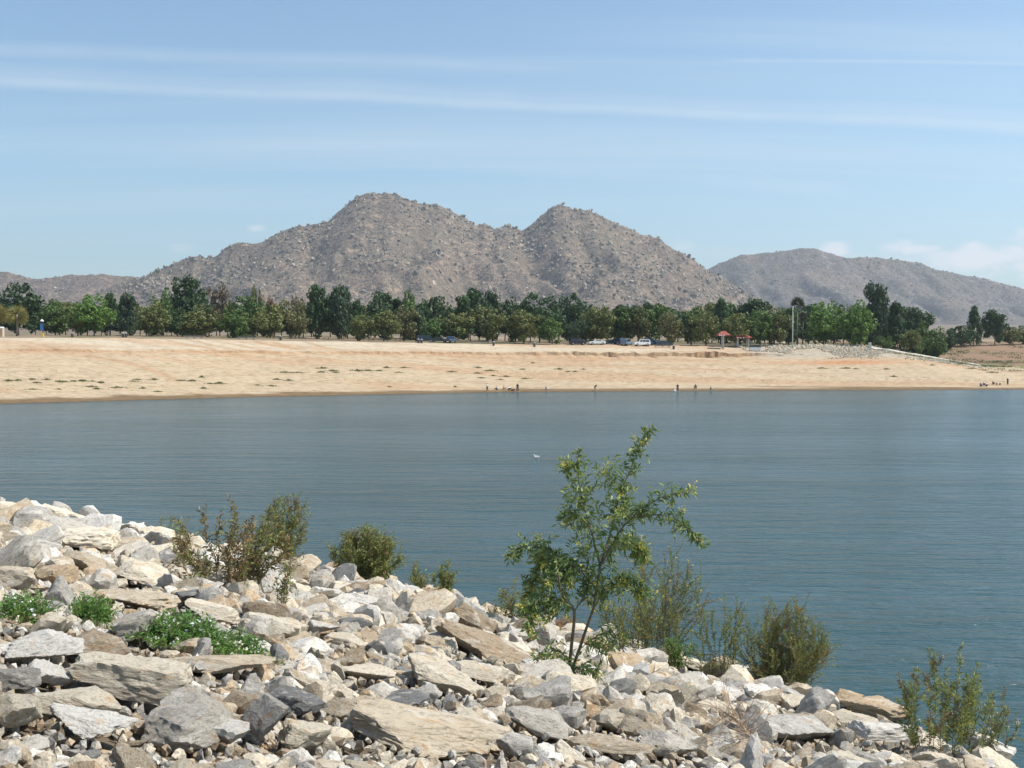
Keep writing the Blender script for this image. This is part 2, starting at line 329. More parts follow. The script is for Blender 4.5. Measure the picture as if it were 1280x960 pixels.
def hills(prof, Rc, back_w, x0, x1, base_col, step, slope, spurs=(), gully=26, nb=3000, bs=(2.5, 8), seed=0, rockcol=(.52, .45, .36), rid=.0):
    px = np.array([p[0] for p in prof], float); py = np.array([p[1] for p in prof], float)
    hx = (px-640)/FPX*Rc; hz = np.array([at(a, b_, Rc).z for a, b_ in prof])
    gx = np.arange(x0, x1, step); yf = Rc-1500*1.0; gy = np.concatenate([np.arange(Rc-1050, Rc+40, step), np.arange(Rc+40, Rc+back_w, step*4)])
    XX, YY = np.meshgrid(gx, gy)
    wx_ = XX+(fbm(XX*.004, YY*.004, 3, seed)-.5)*90*np.clip((Rc-YY)/300, 0, 1)
    Hc = np.interp(wx_, hx, hz); base = ground_z(XX, YY)
    rel = np.maximum(Hc-np.interp(XX, hx, hx*0+0)-ground_z(XX, XX*0+Rc), -20)
    crest = (fbm(XX*.003, YY*0+.5, 2, seed+3)-.5)*0
    s = np.where(YY < Rc, 1-(Rc-YY)/(40+rel.clip(0)*slope), 1-(YY-Rc)/(60+rel.clip(0)*1.9)); s = s.clip(0, 1)
    shp = s**1.25*(1-.12*np.sin(PI*s))
    Zh = rel*shp
    mid = np.sin(PI*s.clip(0, 1))
    rn = np.abs(fbm(XX*.0055+(YY*.0012), YY*.0022, 4, seed+7)-.5)*2
    Zh = Zh-gully*3.0*(1-rn.clip(0, .35)/.35)*mid*np.clip(rel/150, 0, 1)*.6+(fbm(XX*.009, YY*.009, 4, seed+9)-.5)*46*mid*np.clip(rel/120, .1, 1)
    for (sx, sy, sr, sh, sr2) in spurs: Zh = Zh+sh*np.exp(-((XX-sx)/sr)**2-((YY-sy)/sr2)**2)
    Zh = Zh+((fbm(XX*.03, YY*.03, 3, seed+12)-.5)*9+(n2(XX*.12, YY*.12, seed)-.5)*4)*np.clip(Zh/40, 0, 1)
    Zt = base-4+Zh*np.clip(rel/10, 0, 1)
    tn = np.ones(XX.shape+(3,))*np.array(base_col)
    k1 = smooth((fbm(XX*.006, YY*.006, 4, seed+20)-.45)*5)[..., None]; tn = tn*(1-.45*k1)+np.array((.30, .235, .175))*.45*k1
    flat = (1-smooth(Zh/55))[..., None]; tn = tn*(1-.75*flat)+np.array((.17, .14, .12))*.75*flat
    nr, nc = XX.shape; idx = np.arange(nr*nc).reshape(nr, nc)
    F = np.stack([idx[:-1, :-1], idx[:-1, 1:], idx[1:, 1:], idx[1:, :-1]], -1).reshape(-1, 4)
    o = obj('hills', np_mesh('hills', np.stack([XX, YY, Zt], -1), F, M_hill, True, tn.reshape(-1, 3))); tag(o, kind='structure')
    # granite boulders strewn over the slope
    dens = (.25+.75*smooth((fbm(XX*.007+7, YY*.007, 4, seed+31)-.40)*3.5))*(.45+.55*smooth((XX-150)/250)+.6*smooth((-650-XX)/100))*(Zh > 18)*(YY < Rc+30)*(.12+np.clip(s, 0, 1)); p = dens.ravel()/dens.sum()
    pick = rng.choice(p.size, nb, p=p); pos = np.stack([XX.ravel()[pick]+rng.uniform(-step, step, nb), YY.ravel()[pick], Zt.ravel()[pick]], -1)
    r = bs[0]+(bs[1]-bs[0])*rng.random(nb)**4.5; size = np.stack([r*rng.uniform(.8, 1.5, nb), r*rng.uniform(.8, 1.3, nb), r*rng.uniform(.6, 1.1, nb)], -1)
    pos[:, 2] += 0
    V, F, k = rock_batch(1, pos, size, rng.uniform(0, 2*PI, (nb, 3)), 6, .05)
    tcol = np.repeat(np.array(rockcol)*rng.uniform(.4, 1.05, nb)[:, None], k, 0)
    o = obj('hill_boulders', np_mesh('hill_boulders', V, F, M_hill, False, tcol)); tag(o, 'pale granite boulders strewn over the hill slopes', 'boulders', kind='stuff')
    return o
main = [(-60, 420), (40, 400), (100, 372), (150, 352), (180, 344), (200, 335), (228, 324), (250, 317), (262, 320), (272, 318), (285, 307), (300, 301), (318, 302), (330, 299), (350, 289), (372, 281), (410, 275), (420, 267), (437, 252), (452, 243), (466, 239), (480, 240), (500, 242), (516, 249), (530, 255), (550, 254), (565, 262), (580, 271), (597, 280), (606, 277), (618, 284), (632, 281), (640, 283), (654, 286), (668, 276), (680, 265), (692, 255), (702, 253), (716, 259), (735, 260), (752, 268), (770, 276), (790, 284), (800, 290), (822, 295), (835, 306), (850, 313), (868, 323), (885, 337), (905, 347), (940, 368), (975, 386), (1030, 404), (1100, 420)]
right = [(700, 420), (780, 385), (860, 348), (890, 331), (910, 322), (925, 317), (945, 315), (965, 313), (985, 310), (1000, 308), (1018, 309), (1030, 313), (1048, 319), (1062, 321), (1090, 320), (1120, 322), (1150, 327), (1168, 335), (1200, 341), (1230, 347), (1262, 355), (1290, 362), (1350, 376), (1450, 390), (1600, 415)]
left = [(-300, 400), (-120, 352), (-60, 341), (-20, 337), (8, 338), (28, 343), (50, 347), (78, 344), (105, 341), (130, 341), (160, 344), (200, 347), (240, 350), (300, 365), (380, 392), (450, 415)]
hills(main, 3000, 700, -1560, 1060, (.25, .195, .152), 5.5, 2.35, spurs=[(-800, 2560, 120, 34, 150), (-560, 2480, 110, 26, 130), (420, 2560, 110, 55, 170), (200, 2600, 130, 20, 150), (-250, 2500, 150, 30, 180)], nb=15000, bs=(1.0, 6.5), seed=1)
hills(right, 4600, 700, 150, 3300, (.20, .172, .148), 9, 2.6, spurs=[(1900, 4100, 300, 30, 200)], nb=3500, bs=(2.0, 6), seed=50, rockcol=(.46, .42, .36))
hills(left, 3500, 600, -2500, -450, (.235, .182, .145), 7, 3.0, spurs=[], nb=1500, bs=(1.8, 5), seed=90)

# ------------------------------------------------------------------ riprap rocks of the near bank
CRE = (.57, .485, .36); TAN = (.44, .355, .25); ORA = (.43, .315, .20); GRY = (.35, .325, .285); WHT = (.62, .575, .50); DRK = (.18, .175, .165); SPK = (.41, .37, .31); BRN = (.28, .215, .145)
cname = {CRE: 'cream', TAN: 'tan', ORA: 'orange tan', GRY: 'grey', WHT: 'whitish', DRK: 'dark grey', SPK: 'speckled', BRN: 'brown'}
# px, py centre, px width, px height, colour, roll (screen tilt, deg), seed, words
heroes = [
 (167, 868, 118, 74, CRE, 8, 3, 'large flat topped cream boulder with a brown shaded front, in the left foreground'),
 (232, 916, 118, 76, SPK, 0, 5, 'rounded tan granite boulder just right of the flat topped cream boulder'),
 (277, 930, 56, 54, WHT, 0, 8, 'blocky white and grey speckled rock on the bottom edge, right of the rounded granite boulder'),
 (328, 916, 58, 76, GRY, 25, 11, 'tall striped grey rock leaning beside the white speckled block at the bottom'),
 (111, 922, 90, 46, WHT, 12, 2, 'long whitish grey rock at the bottom left, below the flat topped cream boulder'),
 (20, 908, 60, 54, CRE, 10, 7, 'pale tan boulder filling the bottom left corner'),
 (82, 896, 84, 50, CRE, 25, 9, 'tan rock with a dark left side leaning behind the long whitish rock at bottom left'),
 (42, 826, 96, 52, WHT, -12, 12, 'big whitish rock with a dark hollow front at the left edge'),
 (114, 820, 66, 42, BRN, 5, 14, 'brown blocky rock above the flat topped cream boulder'),
 (106, 681, 82, 42, CRE, 0, 17, 'large pointed pale boulder with a dark left face high on the left bank'),
 (108, 712, 42, 32, TAN, 12, 19, 'tan rock with an overhanging point just below the large pointed boulder'),
 (157, 756, 84, 34, TAN, 8, 21, 'long tan rock with a dark notch in its front, above the green herb clump'),
 (263, 774, 74, 34, CRE, 8, 23, 'cream pointed rock just behind the leafy white flowered clump'),
 (278, 841, 108, 34, TAN, 4, 26, 'long flat brown slab with a dark underside below the white flowered clump'),
 (174, 727, 66, 32, CRE, 10, 29, 'pale ridged rock left of the straggly brown shrub'),
 (370, 890, 56, 42, DRK, 5, 31, 'dark grey rock between the striped leaning rock and the long tan beam'),
 (377, 935, 60, 46, CRE, 15, 33, 'smooth cream rock on the bottom edge left of the long tan beam'),
 (400, 791, 42, 22, WHT, 5, 35, 'small bright white slab in the middle of the left bank'),
 (62, 731, 54, 32, ORA, 0, 37, 'orange tan rounded rock high on the left bank'),
 (18, 735, 50, 36, CRE, 0, 39, 'cream rock at the left edge beside the orange tan one'),
 (231, 755, 50, 28, DRK, 0, 41, 'dark grey rock under the straggly brown shrub'),
 (165, 795, 66, 48, SPK, -20, 43, 'speckled grey and tan boulder left of the white flowered clump'),
 (20, 862, 44, 34, GRY, 0, 45, 'grey rock at the left edge under the big whitish hollow rock'),
 (524, 925, 205, 62, TAN, 13, 47, 'very long tan beam shaped rock lying tilted across the bottom foreground'),
 (587, 915, 50, 36, CRE, 15, 49, 'cream rock resting behind the right end of the long tan beam'),
 (533, 878, 38, 36, WHT, 0, 51, 'rounded white rock above the middle of the long tan beam'),
 (683, 917, 76, 46, SPK, 18, 53, 'speckled rock with a brown corner, bottom centre'),
 (545, 858, 96, 46, CRE, 16, 55, 'broad yellowish cream slab sloping down behind the long tan beam'),
 (611, 818, 104, 40, BRN, 20, 57, 'long dark brown slab leaning left of the flowering tree'),
 (603, 850, 54, 32, CRE, 12, 59, 'cream rock tucked under the long dark brown slab'),
 (497, 886, 56, 28, DRK, 0, 61, 'dark grey wedge shaped rock behind the long tan beam'),
 (522, 828, 46, 22, WHT, 0, 63, 'bright white rock uphill of the yellowish cream slab'),
 (758, 910, 44, 32, CRE, 0, 65, 'cream rock below the foot of the flowering tree'),
 (764, 940, 80, 34, TAN, 3, 67, 'oblong tan rock on the bottom edge below the flowering tree'),
 (638, 942, 38, 38, WHT, 10, 69, 'white rock on the bottom edge right of the long tan beam'),
 (719, 905, 42, 40, GRY, 0, 71, 'grey rounded rock between the speckled brown cornered rock and the cream one'),
 (437, 809, 48, 22, CRE, 5, 73, 'cream ledge shaped rock below the small bright white slab'),
 (1005, 920, 92, 50, GRY, 15, 75, 'large grey and white rock right of the bare dry twigs'),
 (1103, 924, 84, 40, WHT, 0, 77, 'wide speckled white rock beside the upright shrub at the right end'),
 (916, 871, 48, 24, WHT, 8, 79, 'smooth pale oval rock left of the dense shrub by the water'),
 (1096, 889, 66, 30, ORA, 0, 81, 'orange tan rock at the waterline near the right end'),
 (835, 940, 76, 50, SPK, 25, 83, 'speckled rock with a dark hollow top left of the bare dry twigs'),
 (869, 834, 50, 26, CRE, 8, 85, 'cream rock behind the flowering tree at the water edge'),
 (1070, 904, 56, 26, CRE, 0, 87, 'cream rock just below the orange tan waterline rock'),
 (902, 890, 54, 22, CRE, 8, 89, 'flat cream rock below the smooth pale oval one'),
 (987, 886, 30, 26, CRE, 0, 91, 'small pointed cream rock at the foot of the dense shrub'),
 (1060, 876, 36, 24, ORA, 10, 93, 'orange blocky rock on the waterline right of the dense shrub'),
 (440, 895, 60, 36, TAN, 10, 95, 'tan rock left of the dark grey wedge shaped rock'),
 (60, 860, 40, 34, WHT, 20, 97, 'white rock with a brown left face above the leaning tan rock at left'),
 (455, 850, 52, 30, CRE, 5, 99, 'cream rock left of the broad yellowish slab'),
]
def hero_mesh(level, seed, K=8, amp=1.0):
    r = random.Random(seed); D, F0 = ICO[level]; D = D/np.linalg.norm(D, axis=1)[:, None]
    n = []
    for k in range(K):
        v = np.array([r.gauss(0, 1) for _ in range(3)]); v /= np.linalg.norm(v); n.append((v, r.uniform(.42, .92)))
    n.append((np.array([.1*r.uniform(-1, 1), .1*r.uniform(-1, 1), 1.]), r.uniform(.6, .8))); n.append((np.array([0, 0, -1.]), .6))
    tk = np.full(len(D), 1.30)
    for v, d in n:
        dot = D @ v; tk = np.minimum(tk, np.where(dot > .05, d/np.maximum(dot, .05), 9))
    V = D*tk[:, None]; so = seed*7.7
    out = []
    for v, dd in zip(V, D):
        p = Vector(v)+Vector((so, so*.3, 0)); f = mnoise.fractal(p*2.6, .8, 2.1, 7)*.085+abs(mnoise.noise(p*1.3+Vector((5, 5, 5))))*.10-.03
        st = mnoise.noise(Vector((p.x*1.5, p.y*1.5, p.z*7)))*.018
        ch = mnoise.cell(p*3.1)*.028                                       # chipped, stepped faces
        out.append(Vector(v)*(1+(f+st+ch)*amp))
    me = np_mesh('rock', np.array([o_[:] for o_ in out]), F0, M_rock, True, sharp=R(26)); return me
Rk = []   # (pos, size, rot, colour, hero index or -1)
pool = [hero_mesh(4, 100+i) for i in range(24)]+[hero_mesh(3, 200+i) for i in range(16)]
def slope_frame(): return
for hi, (px, py, wpx, hpx, c_, roll, sd, words) in enumerate(heroes):
    P = hit(px, py+hpx*.30); D_ = (P-Vector((0, 0, EYE))).length; wd = wpx*D_/FPX; hh = hpx*D_/FPX
    me_lv = 5 if wpx > 80 else 4
    dep = min(wd*.85, hh*1.7); el = math.asin((EYE-P.z)/D_); ht = max((hh-dep*math.sin(el)*.8)/math.cos(el), .42*hh)
    Rk.append((np.array([P.x, P.y+dep*.25, P.z+ht*.40+.06]), np.array([wd/2, dep/2, ht/2])*1.08, (0, R(roll), 0), c_, hi, sd, words))
# dart throwing for the rest
CS = .9
cell = {}
def near_ok(x, y, r, f):
    ci, cj = int(x//CS), int(y//CS)
    for a in (-1, 0, 1):
        for b_ in (-1, 0, 1):
            for (qx, qy, qr) in cell.get((ci+a, cj+b_), ()):
                if (x-qx)**2+(y-qy)**2 < (f*(r+qr))**2: return False
    return True
def add_cell(x, y, r): cell.setdefault((int(x//CS), int(y//CS)), []).append((x, y, r))
for q in Rk:
    add_cell(q[0][0], q[0][1], max(q[1][0], q[1][1])*.9)
    if q[1][0] > q[1][1]*1.6:
        for s_ in (-.6, .6): add_cell(q[0][0]+q[1][0]*s_, q[0][1], q[1][1]*.9)
cols = [CRE, CRE, CRE, CRE, TAN, TAN, TAN, GRY, GRY, WHT, WHT, WHT, SPK, SPK, DRK, ORA, BRN]
def sample_xy():
    while True:
        y = 2.5*20**random.random(); x = random.uniform(-.53*y-3, min(.53*y+3, 39.6-y))
        if -.45 < bz(x, y): return x, y
MT = cam.rotation_euler.to_matrix().transposed()
def proj(P):
    q = MT @ (Vector(P)-Vector((0, 0, EYE))); return 640+q.x/-q.z*FPX, 480-q.y/-q.z*FPX, -q.z
hero_px = [(h_[0], h_[1], h_[2]/2, h_[3]/2, (Vector(q_[0])-Vector((0, 0, EYE))).length) for h_, q_ in zip(heroes, Rk)]
for c_ in ((232, 808, 56, 26), (298, 820, 34, 12), (36, 788, 34, 14), (116, 784, 22, 16), (598, 780, 32, 16), (8, 648, 18, 9), (712, 770, 26, 24)):
    hero_px.append((*c_, (hit(c_[0], c_[1]+c_[3])-Vector((0, 0, EYE))).length))
med = []
def throw(n, rlo, rhi, f, pw=1.4):
    for _ in range(n):
        x, y = sample_xy(); g_ = bz(x, y); D_ = math.sqrt(x*x+y*y+(EYE-g_)**2); r = min((rlo+(rhi-rlo)*random.random()**pw)*D_/FPX, .50)
        if not near_ok(x, y, r, f): continue
        a_, b_, _d = proj((x, y, g_+r*.8)); rp = r*FPX/D_
        if any(abs(a_-hx) < hw+rp*.6 and -hh_-rp*.5 < b_-hy < hh_*.9+rp*.55 and D_ < hd+.1 for hx, hy, hw, hh_, hd in hero_px if abs(a_-hx) < 150): continue
        add_cell(x, y, r); med.append((x, y, r))
throw(1900, 15, 24, .80, 1.9); throw(13000, 9.5, 16, .74); throw(56000, 5, 9.5, .66)
for (x, y, r) in med:
    c_ = random.choice(cols); sz = np.array([r*random.uniform(.9, 1.45), r*random.uniform(.8, 1.15), r*random.uniform(.5, .95)])*1.28
    tl = (random.gauss(0, .42), random.gauss(0, .42), random.uniform(0, 2*PI))
    Rk.append((np.array([x, y, bz(x, y)+sz[2]*random.uniform(.3, .8)+.03]), sz, tl, c_, -1, 0, ''))
print('rocks', len(Rk))
score = []
for i, q in enumerate(Rk):
    a, b_, d_ = proj(q[0]); inside = (-20 < a < 1300 and b_ < 985 and d_ > 0)
    score.append(((1e9 if q[4] >= 0 else 0)+(q[1][0]*q[1][2])**.5/max(d_, .1) if inside else -1))
order = np.argsort(score)[::-1]; keep = set(int(i) for i in order[:298])
marks = [((-100, 700), 'at the far left edge'), ((60, 660), 'on the crest at the far left'), ((270, 700), 'by the straggly brown shrub'), ((460, 715), 'by the bushy shrub on the crest'), ((262, 815), 'by the white flowered green clump'),
         ((35, 788), 'by the green herbs at the left edge'), ((596, 780), 'by the small green clump left of the tree'), ((712, 850), 'by the foot of the flowering tree'), ((820, 820), 'by the yellowish shrub behind the tree'), ((975, 865), 'by the dense shrub at the water'),
         ((1190, 930), 'by the upright shrub at the right end'), ((930, 925), 'by the bare dry twigs'), ((524, 925), 'by the long tan beam rock'), ((167, 868), 'by the large flat topped cream boulder'), ((106, 681), 'by the large pointed pale boulder'),
         ((611, 818), 'by the long dark brown slab'), ((545, 858), 'by the broad yellowish cream slab'), ((400, 791), 'by the small bright white slab'), ((62, 731), 'by the orange tan rounded rock'), ((764, 940), 'by the oblong tan rock on the bottom edge'), ((1005, 920), 'by the large grey and white rock')]
dirs = ['right of', 'above', 'left of', 'below']
groups = {}
for i in sorted(keep):
    pos, sz, rt_, c_, hi, sd, words = Rk[i]
    if hi >= 0: me = hero_mesh(5 if heroes[hi][2] > 80 else 4, sd)
    else: me = pool[i % 40]
    o = obj('rock', me, loc=pos, rot=rt_, scale=sz); k = random.uniform(.88, 1.12); o.color = (c_[0]*k, c_[1]*k, c_[2]*k, 1)
    o['category'] = 'rock'
    if hi >= 0: o['label'] = words; o['group'] = 'riprap rocks on the near bank'; continue
    a, b_, d_ = proj(pos); (mx_, my_), mw = min(marks, key=lambda q: (q[0][0]-a)**2+(q[0][1]-b_)**2); dx, dy = a-mx_, b_-my_
    dr = 'right of' if abs(dx) > abs(dy) and dx > 0 else 'left of' if abs(dx) > abs(dy) else 'below' if dy > 0 else 'above'
    if 'edge' in mw[:16] or 'crest' in mw[:14]: ph = mw
    else: ph = ('just ' if math.hypot(dx, dy) < 60 else 'well ')+dr+mw[2:]
    shape = 'flat' if sz[2] < sz[0]*.48 else 'long' if sz[0] > sz[1]*1.45 else 'chunky'
    size = 'large' if sz[0]/d_ > .030 else 'middling' if sz[0]/d_ > .022 else 'small'
    groups.setdefault((size, shape, cname[c_], ph), []).append(o)
for (size, shape, cn, ph), os_ in groups.items():
    for o in os_: o['label'] = f'{size} {shape} {cn} rock {ph}'; o['group'] = 'riprap rocks on the near bank'
rest = [i for i in range(len(Rk)) if i not in keep]
VV = []; FF = []; TT = []; off = 0
def emit(ids_pos, ids_size, ids_rot, ids_col, level, rough, K=9):
    global off
    V, F, k = rock_batch(level, ids_pos, ids_size, ids_rot, K, rough); VV.append(V); FF.append(F+off); off += len(V); TT.append(np.repeat(ids_col, k, 0))
big = [i for i in rest if score[i] > .0115]; sml = [i for i in rest if score[i] <= .0115]
for ids, lv in ((big, 3), (sml, 2)):
    ps = np.array([Rk[i][0] for i in ids]); sz = np.array([Rk[i][1] for i in ids]); ro = np.array([Rk[i][2] for i in ids]); cc = np.array([Rk[i][3] for i in ids])*rng.uniform(.7, 1.1, len(ids))[:, None]
    emit(ps, sz, ro, cc, lv, .03)
# gravel sized filler underneath
n = 26000; px_ = []; 
while len(px_) < n:
    x, y = sample_xy(); px_.append((x, y, bz(x, y)+random.uniform(-.03, .12)*min(1, y/12)))
r_ = np.hypot(np.array(px_)[:, 1], 3)*rng.uniform(3.5, 8.5, n)/FPX; emit(np.array(px_), np.stack([r_*1.3, r_, r_*.8], -1), rng.uniform(0, 6.28, (n, 3)), np.array([random.choice(cols) for _ in range(n)])*rng.uniform(.7, 1.05, n)[:, None], 1, .04, 7)
o = obj('riprap_fill', np_mesh('riprap_fill', np.concatenate(VV), np.concatenate(FF), M_rocks, True, np.concatenate(TT), sharp=R(22)))
tag(o, 'smaller broken riprap rocks packed between the larger ones on the near bank', 'rocks', kind='stuff')
# far riprap patch
VV = []; FF = []; TT = []; off = 0; n = 5200; L_ = []
while len(L_) < n:
    x = random.uniform(62, 128); t_ = random.uniform(43, 69)
    up = (t_-43)/26
    if x < 70 and t_ < 56: continue
    if x > 97 and t_ > 58.0: continue
    if x > 112 and random.random() < (x-112)/16: continue
    if fbm(np.array(x*.15), np.array(t_*.15), 3, 4) < .36+.16*(1-up): continue
    if random.random() < .25+.75*up: y = float(S(x))+t_; L_.append((x, y, gz(x, y)+.08, .12+.22*up*random.random()+(.15 if up > .6 and random.random() < .2 else 0)))
L_ = np.array(L_); r_ = L_[:, 3]; emit(L_[:, :3], np.stack([r_*1.3, r_*1.1, r_*.8], -1), rng.uniform(0, 6.28, (n, 3)), np.array([random.choice([CRE, TAN, CRE, SPK, TAN]) for _ in range(n)])*rng.uniform(.75, 1.1, n)[:, None], 1, .04, 6)
o = obj('beach_riprap', np_mesh('beach_riprap', np.concatenate(VV), np.concatenate(FF), M_rocks, False, np.concatenate(TT)))
tag(o, 'pale loose rocks covering the upper far beach', 'rocks', kind='stuff')

# ------------------------------------------------------------------ plants of the near bank
class Leaves:
    def __init__(s): s.V = []; s.F = []
    def leaf(s, p, d, L, W, fold=.25):
        d = d.normalized(); a = d.cross(Vector((random.gauss(0, 1), random.gauss(0, 1), random.gauss(0, 1))))
        if a.length < 1e-3: return
        a.normalize(); n = a.cross(d); q = p+d*L; m_ = p+d*L*.45; k = len(s.V)//1
        dr = Vector((0, 0, -L*.12))
        s.V += [tuple(p), tuple(m_+a*W/2+n*W*fold), tuple(q+dr), tuple(m_-a*W/2+n*W*fold)]; s.F += [(k, k+1, k+2), (k, k+2, k+3)]
    def build(s, name, mat, parent): 
        if not s.F: return None
        return obj(name, np_mesh(name, s.V, s.F, mat, False), parent)
def rv(s=1): return Vector((random.gauss(0, s), random.gauss(0, s), random.gauss(0, s)))
def polylen(P): return sum((P[i+1]-P[i]).length for i in range(len(P)-1))
def along(P, u):
    L = polylen(P)*u
    for i in range(len(P)-1):
        l = (P[i+1]-P[i]).length
        if L <= l or i == len(P)-2: return P[i].lerp(P[i+1], min(1, L/max(l, 1e-6))), (P[i+1]-P[i]).normalized()
        L -= l
def smoothline(P, n=3):
    Q = [P[0]]
    for i in range(len(P)-1):
        p0 = P[max(i-1, 0)]; p1 = P[i]; p2 = P[i+1]; p3 = P[min(i+2, len(P)-1)]
        for k in range(1, n+1):
            t = k/n; Q.append(.5*((2*p1)+(p2-p0)*t+(2*p0-5*p1+4*p2-p3)*t*t+(3*p1-p0-3*p2+p3)*t**3))
    return Q
def twig(p, d, L, bend, n=4):
    P = [p.copy()]; d = d.normalized()
    for k in range(n): d = (d+rv(bend)+Vector((0, 0, .02))).normalized(); P.append(P[-1]+d*L/n)
    return P
def leafy(Lv, P, spacing, L, W, start=.15, up=.5, spread=1.0, jit=.35):
    n = max(2, int(polylen(P)*(1-start)/spacing))
    for k in range(n):
        p, d = along(P, start+(1-start)*(k+random.random())/n); side = rv(); side = (side-d*side.dot(d)).normalized()
        Lv.leaf(p, side*spread+d*up+rv(.15), L*random.uniform(1-jit, 1+jit), W*random.uniform(.7, 1.2))
# -- flowering tree
root = hit(710, 862); YB = root.y
tree = empty('flowering_tree', root, 0, 'tall slender flowering tree with blue green leaves and yellow flower tips growing from the rocks', 'tree')
def L3(pts, dy0, dy1):
    n = len(pts); return [at(a, b_, YB+dy0+(dy1-dy0)*i/(n-1)) - root for i, (a, b_) in enumerate(pts)]
limbs = [
 ([(709, 866), (712, 830), (715, 800), (718, 764), (708, 752), (700, 735), (698, 715)], 0, -.3, .035, .016),
 ([(709, 866), (716, 835), (724, 812), (733, 785), (742, 760), (746, 735), (750, 707)], 0, .15, .032, .02),
 ([(750, 707), (762, 670), (770, 640), (776, 614), (786, 592), (795, 569), (803, 548), (808, 537)], .15, .5, .02, .005),
 ([(750, 707), (744, 684), (739, 662), (731, 638), (726, 614), (722, 585), (724, 561)], .15, -.2, .018, .005),
 ([(748, 712), (763, 686), (776, 662), (790, 648), (802, 636), (815, 628), (829, 621), (845, 617), (859, 614)], .15, -.5, .017, .005),
 ([(790, 648), (808, 644), (825, 644), (842, 648), (855, 655), (866, 664), (874, 676)], -.2, -.8, .012, .005),
 ([(744, 735), (728, 716), (705, 700), (690, 688), (675, 681), (655, 683), (637, 694)], .1, .5, .014, .005),
 ([(718, 764), (700, 750), (684, 742), (672, 750), (664, 768), (662, 785)], 0, -.6, .014, .005),
 ([(705, 745), (692, 715), (683, 700), (676, 705), (668, 720), (660, 742)], -.2, .3, .012, .005),
 ([(742, 760), (755, 738), (768, 725), (782, 722), (796, 726), (806, 740)], .1, -.4, .013, .005),
 ([(750, 707), (760, 690), (768, 680), (785, 676), (798, 684), (806, 700)], .1, .7, .012, .005),
 ([(739, 662), (728, 650), (716, 642), (708, 640), (704, 652)], 0, .4, .010, .004),
 ([(726, 614), (716, 602), (709, 592), (706, 580)], -.1, -.3, .008, .004),
 ([(776, 614), (768, 600), (760, 592), (752, 588)], .3, .1, .007, .004),
 ([(724, 812), (742, 798), (760, 790), (778, 796)], .1, -.5, .010, .004),
 ([(713, 830), (700, 815), (688, 812), (676, 822)], 0, -.5, .008, .004),
 ([(711, 850), (722, 838), (735, 836), (746, 842)], 0, -.3, .006, .003),
 ([(718, 764), (728, 748), (736, 728), (734, 706), (728, 690)], 0, .4, .012, .004),
]
tb = MB(); lf = Leaves(); fl = Leaves()
def cluster(p, n=9, L=.05):
    for _ in range(n): fl.leaf(p+rv(.03), Vector((random.gauss(0, .8), random.gauss(0, .8), random.gauss(-.2, .7))), L*random.uniform(.7, 1.2), L*.32)
for li, (pts, a, b_, r0, r1) in enumerate(limbs):
    P = smoothline(L3(pts, a, b_)); tb.tube(P, [r0+(r1-r0)*i/(len(P)-1) for i in range(len(P))], 7)
    if li < 2: 
        rng_n = 3
    else: rng_n = int(polylen(P)*(38 if li in (6, 7, 8, 9, 10) else 18))
    leafy(lf, P, .028, .125, .044, .25 if li > 1 else .75)
    for k in range(rng_n):
        u = random.uniform(.15 if li > 1 else .6, 1); p, d = along(P, u); dd = (d*.6+rv(.75)+Vector((0, 0, .15 if li in (2, 3) else -.22))).normalized(); L = random.uniform(.22, .55)*(1.2-.75*u)
        if li in (7, 8, 9, 10, 6): dd = (dd+Vector((0, 0, -.35))).normalized()
        T = twig(p, dd, L, .22); tb.tube(T, [.004, .003, .003, .002, .002], 4, False); leafy(lf, T, .027, .13, .043, .08, .5)
        if random.random() < (.16 if li not in (6, 7, 8, 9) else .36): cluster(T[-1], 10)
    if li > 1: cluster(P[-1], 14)
tb.build('trunk', M_stem, tree, smooth=True); lf.build('foliage', M_tob, tree); fl.build('flower_clusters', M_yellow, tree)

